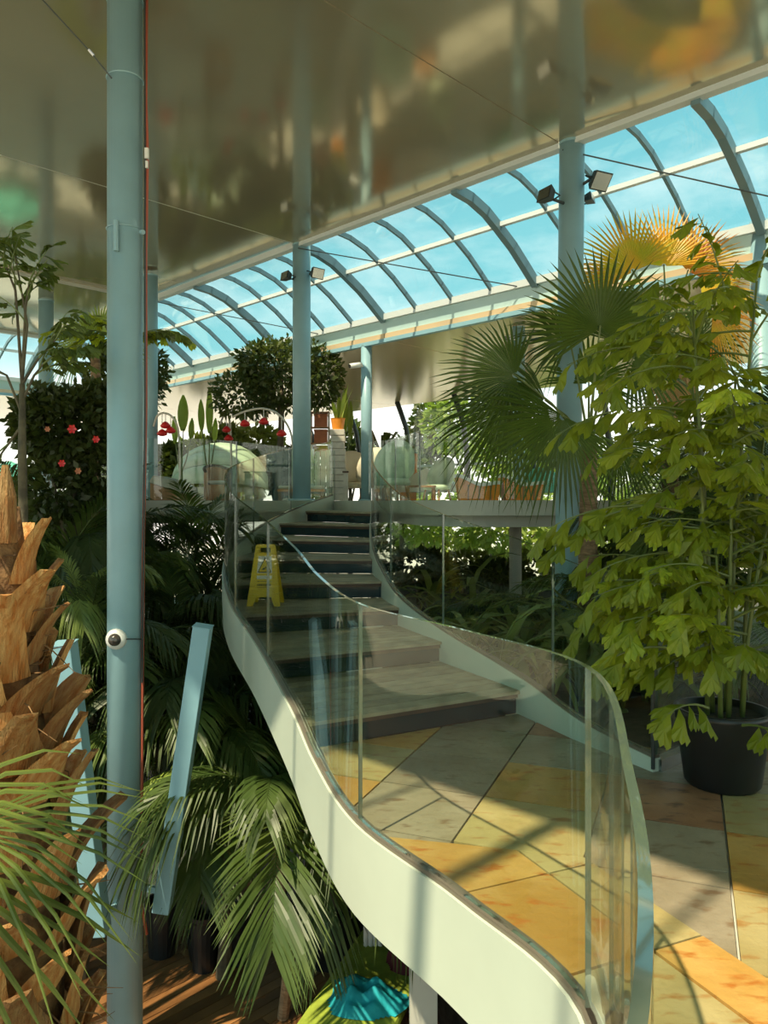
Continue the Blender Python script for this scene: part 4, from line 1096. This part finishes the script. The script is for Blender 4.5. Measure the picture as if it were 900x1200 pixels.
# black pots of the deck
for px, d, r, lab in ((190, 8.0, .17, 'tall black pot on the deck below the leaning strut'), (240, 7.75, .15, 'small black pot on the deck beneath the hanging fronds'), (278, 7.85, .13, 'slim black pot standing between the hanging fronds')):
    c = XZ(px, d, ZL); t = thing('plant_pot', c, lab, 'pot')
    MB().lathe([(0,0),(r*.8,0),(r,.5),(r*1.06,.52),(r*1.06,.56),(r*.94,.56),(r*.9,.48),(0,.48)], c, 20).build('body', M['black_pot'], t, smooth=False)
    MB().lathe([(0,.485),(r*.9,.485)], c, 20).build('soil', M['soil'], t)
# bluish broad-bladed palm behind the trunk
l2 = 'right garden'
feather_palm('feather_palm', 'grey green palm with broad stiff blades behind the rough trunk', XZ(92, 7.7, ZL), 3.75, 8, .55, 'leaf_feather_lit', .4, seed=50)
G2 = 'feather palms in the planting bed behind the fishtail palm'
for i, (px, d, h, sc, mt) in enumerate([(735, 8.0, .5, .75, 'leaf_feather'), (790, 7.2, .7, .8, 'leaf_feather'), (850, 7.6, 1.0, .85, 'leaf_dark'), (900, 7.0, 1.2, .85, 'leaf_feather'),
    (760, 9.3, 1.1, .8, 'leaf_dark'), (830, 9.2, 1.6, .8, 'leaf_feather'), (900, 9.0, 2.0, .9, 'leaf_dark'), (640, 9.0, .3, .6, 'leaf_feather'), (580, 9.6, .2, .55, 'leaf_dark'), (870, 6.4, .4, .7, 'leaf_dark')]):
    feather_palm('feather_palm', 'feather palm in the planting bed behind the potted fishtail palm', XZ(px, d, ZB), h, 8, sc, mt, i*.9, G2, seed=60+i)

# ---- strap-leaved clumps in the bed right of the stair
strap_me = []
for v in range(4):
    m = MB(); rr = random.Random(v+2); L = rr.uniform(.65, .95); n = 6; a = radians(rr.uniform(58, 76)); p = Vector((0,0,0)); rows = []
    for i in range(n+1):
        w = .03*(sin(pi*(.12+.86*i/n)))**.6; rows.append((p.copy(), w)); p = p + Vector((cos(a), 0, sin(a)))*(L/n); a -= radians(rr.uniform(18, 27))
    for q, w in rows: m.v += [q+Vector((0,-w,w*.4)), q, q+Vector((0,w,w*.4))]
    for i in range(n):
        b = 3*i
        for f in ((b,b+1,b+4,b+3),(b+1,b+2,b+5,b+4)): m.f.append(list(f)); m.m.append(0)
    strap_me.append(m)
SM = {mt: [m.mesh('leaf', M[mt], smooth=True) for m in strap_me] for mt in ('leaf_strap', 'leaf_feather_lit', 'leaf_bright')}
def clump(label, base, n, sc, mt, group, seed):
    rr = random.Random(seed); t = thing('strap_plant', base, label, 'plant', group)
    MB().lathe([(0,.05),(.05,.03),(.07,0),(0,0)], base, 8).build('crown', M['stem_green'], t)
    for i in range(n):
        q = 2*pi*i/n*2.4 + rr.uniform(-.3,.3); s = sc*rr.uniform(.75, 1.2)
        inst('leaf', rr.choice(SM[mt]), t, (0,0,.03), Matrix.Rotation(q, 3, 'Z') @ Matrix.Rotation(rr.uniform(-.5,.2), 3, 'Y') * s)
G3 = 'strap leaved plants in the bed beside the stair'
cl_pos = [(565, 8.4), (615, 8.0), (660, 7.7), (705, 7.5), (750, 7.3), (545, 9.5), (590, 9.3), (635, 8.9), (548, 8.2), (590, 7.3), (635, 7.0), (682, 6.8), (728, 6.6), (775, 6.5), (525, 10.4), (690, 8.2), (770, 7.8), (555, 10.6), (650, 9.6), (800, 7.0), (825, 6.7), (600, 8.7), (670, 8.5), (720, 7.9), (505, 11.2), (620, 10.2)]
for i, (px, d) in enumerate(cl_pos):
    clump('clump of arching strap leaves in the bed between stair and fan palm', XZ(px, d, ZB-.01), 15, 1.15+.5*((i*7) % 5)/5, 'leaf_feather_lit' if i % 4 == 1 else 'leaf_strap', G3, 100+i)

# ---- fishtail palms
def fishtail(v):
    rr = random.Random(40+v); n = 7; ou = []
    wid = rr.uniform(.24, .37); sk = rr.uniform(-.12, .12)
    left = [(0,0), (-wid*.42,.35), (-wid*.82,.72)]
    right = [(wid*.42,.35), (wid*.86,.78)]
    jag = []
    for k in range(n):
        f = k/(n-1); x = -wid + 2*wid*f; y = 1.0 + .10*sin(f*pi) + sk*(f-.5)*2 + (.07 if k % 2 else -.05)*rr.uniform(.6,1.3); jag.append((x, y))
    pts = left + jag + right[::-1]
    m = MB(); c = Vector((0, .62, .05)); m.v = [Vector((x, y, -.10*abs(x)/wid - .22*max(0,y-.4)**2 + (.045 if i % 2 else -.02))) for i, (x, y) in enumerate(pts)] + [c]
    k = len(pts)
    for i in range(k): m.f.append([i, (i+1) % k, k]); m.m.append(0)
    m.v = [Vector((q.x, q.y, q.z)) for q in m.v]
    return m
FT = [fishtail(v) for v in range(5)]
FTM = {mt: [m.mesh('leaflet', M[mt]) for m in FT] for mt in ('leaf_fish', 'leaf_fish_dark', 'leaf_bright')}
def fish_frond(t, start, direction, L, nl, size, mt, rr, budget):
    """rachis part with leaflet sub-parts; direction horizontal-ish vector"""
    base = Vector(t['_base']); d = Vector(direction).normalized(); p = Vector(start); pts = [p.copy()]; n = 6; dd = d.copy()
    for i in range(n):
        dd = (dd - Z3*.13).normalized(); p = p + dd*(L/n); pts.append(p.copy())
    r = MB().tube(pts, [.008*(1-.7*i/n) for i in range(n+1)], 5).build('frond_stem', M['stem_green'], t)
    for i in range(nl):
        f = .22 + .78*(i+.6)/nl; k = min(int(f*n), n-1); q = pts[k].lerp(pts[k+1], f*n-k); fw = (pts[k+1]-pts[k]).normalized()
        side = fw.cross(Z3).normalized()*(1 if i % 2 else -1)
        if i == nl-1: side = side*.1
        dirv = (fw*rr.uniform(.45,.9) + side*rr.uniform(.5,1.0) - Z3*rr.uniform(.15,.95)).normalized()
        nrm = (Z3*rr.uniform(.3,.9) + Vector((rr.uniform(-.4,.4), rr.uniform(-.9,.1), 0))); nrm = (nrm - dirv*nrm.dot(dirv)).normalized()
        x = dirv.cross(nrm); s = size*rr.uniform(.75, 1.2)
        Mx = Matrix((x, dirv, nrm)).transposed() * s
        if budget[0] > 0:
            o = inst('leaflet', rr.choice(FTM[mt]), r, q-base, Mx); budget[0] -= 1
        else: budget[1].append((rr.randrange(5), q, Mx))
def finish_stuff(t, budget, mt):
    if not budget[1]: return
    m = MB()
    for v, q, Mx in budget[1]:
        src = FT[v]; o = len(m.v); m.v += [q + Mx @ w for w in src.v]
        for f in src.f: m.f.append([o+i for i in f]); m.m.append(0)
    ob = m.build('foliage', M[mt], t); ob['kind'] = 'stuff'
def big_fishtail():
    c = Vector((1.92, 4.36, 0)); rr = random.Random(9)
    t = thing('fishtail_palm', c, 'bright green fishtail palm in a black tapered pot on the slate landing', 'palm')
    pot = MB().lathe([(0,.002),(.19,.002),(.205,.02),(.255,.40),(.262,.43),(.235,.43),(.225,.39),(0,.39)], c, 28).build('pot', M['black_pot'], t, smooth=True)
    MB().lathe([(0,.395),(.222,.395)], c, 20).build('soil', M['soil'], pot)
    bud = [300, []]; starts = []
    for k in range(9):
        q = k*2.4; r0 = .04+.013*k; b = c + Vector((r0*cos(q), r0*sin(q), .39)); H = [2.85, 2.7, 2.3, 1.9, 2.75, 1.6, 2.5, 1.3, 2.1][k]
        out = Vector((cos(q)*.9, sin(q)*.55, 0))*rr.uniform(.10,.26)
        pts = [b, b+out*.15+Z3*(H-.39)*.33, b+out*.5+Z3*(H-.39)*.66, b+out+Z3*(H-.39)]
        MB().tube(pts, [.014,.012,.010,.006], 7).build('cane', M['stem_green'], t, smooth=True)
        nfr = int(5+H*3.8)
        for i in range(nfr):
            f = .16 + .84*(i+1)/nfr; g = f*3; j = min(int(g), 2); p = pts[j].lerp(pts[j+1], g-j)
            starts.append((p, k, i, f))
    rr.shuffle(starts)
    starts.sort(key=lambda s: s[0].y)
    for p, k, i, f in starts:
        q = rr.uniform(0, 2*pi)
        if p.z < .9 and rr.random() < .55: q = rr.uniform(pi*.9, pi*1.7)
        d = Vector((cos(q), sin(q)*.6, rr.uniform(.15,.75)))
        fish_frond(t, p, d, rr.uniform(.45,.80), rr.randint(8,11), .175-.018*min(2.4,p.z), 'leaf_fish', rr, bud)
    # long arms reaching to the left over the balustrade
    for (pp, dx, L, nl) in ((P(800,480,4.4), Vector((-1,-.1,.25)), .78, 11), (P(800,600,4.3), Vector((-1,-.2,.35)), .85, 11), (P(790,590,4.25), Vector((-1,-.1,.1)), .75, 10), (P(800,690,4.2), Vector((-1,-.2,.4)), .55, 8), (P(790,760,4.2), Vector((-1,-.2,.3)), .45, 8),
                            (P(830,830,4.1), Vector((-.6,-.4,.4)), .35, 7), (P(870,850,4.05), Vector((.2,-.6,.3)), .3, 7), (P(780,410,4.5), Vector((-1,0,.3)), .6, 9), (P(850,345,4.5), Vector((-.2,0,1)), .5, 9), (P(885,330,4.5), Vector((.3,0,1)), .5, 9), (P(850,420,4.5), Vector((-.7,-.2,.6)), .5, 11), (P(880,400,4.4), Vector((.2,-.4,.7)), .5, 11), (P(830,380,4.6), Vector((-.5,0,.8)), .45, 10), (P(870,470,4.3), Vector((-.3,-.4,.5)), .5, 11)):
        fish_frond(t, pp, dx, L, nl, .16, 'leaf_fish', rr, bud)
    finish_stuff(t, bud, 'leaf_fish')
big_fishtail()
def sapling():
    c = XZ(26, 6.2, ZL); rr = random.Random(19); t = thing('fishtail_palm', c, 'tall thin dark fishtail sapling rising at the left of the nearest column', 'palm')
    bud = [150, []]; top = P(40, 470, 6.2)
    MB().tube([c, c.lerp(top, .5), P(26, 540, 6.2), P(26, 450, 6.2)], [.05,.045,.035,.022], 8).build('trunk', M['trunk_dark'], t, smooth=True)
    arms = [((26,450),(18,340),(2,300)), ((26,445),(32,380),(18,300)), ((26,450),(45,420),(68,395)), ((24,480),(8,440),(-10,430)), ((26,445),(30,360),(34,330)), ((25,500),(10,520),(-8,545)), ((26,470),(40,440),(52,425))]
    for a in arms:
        pts = [P(x, y, 6.2) for x, y in a]; MB().tube(pts, [.014,.010,.005], 6).build('branch', M['trunk_dark'], t)
        for i in range(3):
            p = pts[1].lerp(pts[2], i*.45); d = (pts[2]-pts[1]).normalized() + Vector((rr.uniform(-.7,.7), rr.uniform(-.5,.3), rr.uniform(-.1,.5)))
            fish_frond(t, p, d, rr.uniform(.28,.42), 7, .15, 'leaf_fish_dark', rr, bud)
    finish_stuff(t, bud, 'leaf_fish_dark')
sapling()
def hanging_fishtail():
    c = XZ(150, 8.2, ZL); rr = random.Random(29); t = thing('fishtail_palm', c, 'fishtail palm behind the nearest column with fronds spreading both sides', 'palm')
    top = P(150, 400, 8.2); MB().tube([c, top], [.06,.03], 8).build('trunk', M['trunk_dark'], t); bud = [160, []]
    for q in (P(70, 372, 8.0), P(85, 395, 8.0), P(205, 372, 8.1), P(120, 370, 8.2), P(190, 380, 8.4)):
        for i in range(2):
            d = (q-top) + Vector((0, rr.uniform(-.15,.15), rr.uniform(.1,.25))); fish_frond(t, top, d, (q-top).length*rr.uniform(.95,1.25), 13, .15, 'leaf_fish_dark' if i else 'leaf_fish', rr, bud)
hanging_fishtail()

# ---- leafy crowns
def cloud(mb, c, rad, n, size, rr, shell=.55):
    c = Vector(c)
    for _ in range(n):
        v = Vector((rr.gauss(0,1), rr.gauss(0,1), rr.gauss(0,1))).normalized(); k = rr.uniform(shell, 1)**.6 * rr.uniform(.86, 1.08)
        p = c + Vector((v.x*rad[0], v.y*rad[1], v.z*rad[2]))*k
        d = (v + Vector((rr.uniform(-1,1), rr.uniform(-1,1), rr.uniform(-1.1,.6)))).normalized(); s = d.cross(Vector((rr.uniform(-1,1), rr.uniform(-1,1), rr.uniform(-1,1)))).normalized()
        l = size*rr.uniform(.7,1.3); o = len(mb.v)
        mb.v += [p, p+d*l*.5+s*l*.26, p+d*l, p+d*l*.5-s*l*.26]; mb.f.append([o,o+1,o+2,o+3]); mb.m.append(0)
def leafy(name, label, cat, base, blobs, mt, size, n, seed, tr=.06, group=None, stem='trunk_dark'):
    rr = random.Random(seed); base = Vector(base); t = thing(name, base, label, cat, group); m = MB(); vol = sum(b[1][0]*b[1][2] for b in blobs)
    for c, rad in blobs: cloud(m, c, rad, int(n*rad[0]*rad[2]/vol), size, rr)
    o = m.build('foliage', M[mt], t); o['kind'] = 'stuff'
    top = Vector(blobs[0][0])
    MB().tube([base, base.lerp(top, .6)+Vector((.03,0,0)), top], [tr, tr*.8, tr*.4], 8).build('trunk', M[stem], t, smooth=True)
    for c, rad in blobs[1:]:
        MB().tube([base.lerp(top, .7), Vector(c)], [tr*.45, tr*.15], 6).build('branch', M[stem], t)
    return t
def blob(px, py, d, rx, rz): q = P(px, py, d); k = d/FPX; return (tuple(q), (rx*k, rx*k*.9, rz*k))
leafy('ficus_tree', 'round clipped ficus tree between the arched lamp and the column', 'tree', XZ(325, 15.6, ZU), [blob(330,440,15.6,50,42), blob(285,462,15.4,38,28), blob(372,440,15.4,30,38), blob(310,425,15.5,32,24)], 'leaf_ficus', .13, 5200, 1, .08)
leafy('ficus_tree', 'round clipped ficus tree behind the nearest blue column', 'tree', XZ(150, 15.2, ZU), [blob(152,440,15.2,46,46), blob(120,450,15.0,24,36)], 'leaf_ficus', .13, 2600, 2, .08)
bush = leafy('flowering_shrub', 'dense dark shrub with red blossoms beside the dark sapling', 'shrub', XZ(85, 8.6, ZL), [blob(85,500,8.6,55,48), blob(48,495,8.5,34,42), blob(115,545,8.7,34,44), blob(65,575,8.6,45,40), blob(118,475,8.7,26,28)], 'leaf_ficus', .11, 6500, 3, .07)
for px, py, r in ((85,503,.035), (56,503,.022), (113,515,.028), (73,543,.028), (92,552,.025)):
    p = P(px, py, 8.05); m = MB()
    for k in range(6):
        q = k*pi/3; a = Vector((cos(q), -.35, sin(q))); b = Vector((-sin(q), 0, cos(q)))
        m.add([p, p+a*r+b*r*.5, p+a*r*1.5, p+a*r-b*r*.5], [(0,1,2,3)])
    m.build('blossom', M['red'] if r > .026 else M['terracotta'], bush)
# outdoor trees
for i, (px, py, d, rx, rz, mt, lab) in enumerate([
    (545, 485, 30, 50, 52, 'leaf_bright', 'pale green tree outside behind the fan palm leaves'), (505, 500, 33, 26, 40, 'leaf_ficus', 'dark green tree outside right of the facade post'),
    (600, 520, 28, 44, 45, 'leaf_bright', 'yellow green tree outside behind the orange counters'), (660, 540, 30, 50, 38, 'leaf_bright', 'low bright tree outside beyond the sea green parasol'),
    (410, 530, 27, 24, 36, 'leaf_ficus', 'dark bush outside behind the stone pedestal'), (750, 545, 30, 70, 50, 'leaf_ficus', 'broad green tree outside behind the yellow palm'),
    (860, 540, 30, 70, 60, 'leaf_bright', 'broad bright tree outside behind the fishtail palm'), (235, 545, 26, 36, 34, 'leaf_bright', 'bright bush outside behind the canopy daybed'),
    (300, 535, 24, 40, 36, 'leaf_feather_lit', 'green bush outside behind the arched lamp'), (470, 540, 27, 26, 24, 'leaf_ficus', 'low dark bush by the facade behind the tub chair'), (95, 540, 26, 40, 30, 'leaf_bright', 'bright bush outside beyond the dark flowering shrub'),
    (200, 550, 22, 24, 26, 'leaf_ficus', 'dark bush between the arched lamps and the low daybed'), (268, 535, 21, 26, 34, 'leaf_feather_lit', 'green bush behind the small arched lamp'),
    (345, 555, 21, 26, 26, 'leaf_ficus', 'low dark bush behind the plank screen'), (520, 600, 27, 60, 50, 'leaf_bright', 'sunlit tree outside seen below the upper floor beside the stair'), (600, 610, 25, 60, 48, 'leaf_bright', 'sunlit tree outside seen below the orange counters'),
    (690, 600, 27, 70, 60, 'leaf_bright', 'sunlit tree outside behind the foot of the fan palm'), (800, 600, 28, 80, 60, 'leaf_feather_lit', 'broad tree outside behind the foot of the yellow palm'), (470, 605, 31, 50, 46, 'leaf_ficus', 'dark tree outside seen beneath the tub chair')]):
    leafy('garden_tree', lab, 'tree', XZ(px, d, ZU if ((px-450)/FPX+1)*d*.7071 < 17 else ZL-.25), [blob(px,py,d,rx*.8,rz), blob(px-rx*.5,py+rz*.3,d+.3,rx*.55,rz*.6), blob(px+rx*.5,py+rz*.25,d-.3,rx*.55,rz*.65)], mt, .30, 1500, 30+i, .10)
# shrubs seen below the upper floor
for i, (px, py, d, rx, rz, mt) in enumerate([(490, 665, 13.5, 40, 20, 'leaf_ficus'), (545, 665, 15.0, 42, 18, 'leaf_feather_lit'), (640, 665, 15.5, 46, 18, 'leaf_feather_lit'), (580, 675, 13.0, 36, 18, 'leaf_ficus'), (700, 650, 14, 60, 30, 'leaf_ficus'), (800, 640, 13, 70, 40, 'leaf_ficus'),
     (890, 650, 11, 60, 60, 'leaf_dark')]):
    leafy('garden_shrub', 'leafy shrub growing in the bed below the upper floor edge', 'shrub', XZ(px, d, ZB), [blob(px,py,d,rx,rz), blob(px+rx*.6,py+8,d+.4,rx*.6,rz*.7)], mt, .16, 900, 60+i, .05, group='shrubs below the upper floor')
# upright banana-like plants behind the daybed
def banana(px, d, leaves, label):
    c = XZ(px, d, ZU); t = thing('banana_plant', c, label, 'plant')
    MB().tube([c, c+Z3*.6], [.06,.04], 8).build('stalk', M['stem_green'], t)
    for x, y0, y1, w in leaves:
        a = P(x, y0, d); b = P(x+(x-px)*.15, y1, d); m = MB(); n = 6; sx = w*d/FPX/2
        for i in range(n+1):
            f = i/n; q = a.lerp(b, f); ww = sx*sin(pi*(.08+.9*f))**.7; m.v += [q-Vector((ww,.05,0)), q+Vector((0,.03,0)), q+Vector((ww,-.05,0))]
        for i in range(n):
            k = 3*i; m.f += [[k,k+1,k+4,k+3],[k+1,k+2,k+5,k+4]]; m.m += [0,0]
        o = m.build('leaf', M['leaf_bright'], t, smooth=True)
        MB().tube([c+Z3*.55, (c+a)/2+Z3*.2, a.lerp(b,.05)], [.02,.016,.012], 6).build('stem', M['stem_green'], o)
banana(212, 16.2, [(215, 505, 463, 13), (206, 520, 488, 8), (224, 515, 490, 7)], 'upright banana plant with one broad leaf behind the daybed canopy')
banana(244, 16.2, [(246, 508, 456, 9), (237, 505, 468, 8), (252, 518, 490, 7)], 'upright banana plant with two slim leaves beside the round ficus')
banana(402, 17.5, [(404, 505, 455, 9), (410, 510, 470, 7), (398, 510, 462, 7)], 'tall banana leaves behind the stone pedestal')

for o in bpy.data.objects:
    if '_base' in o: del o['_base']
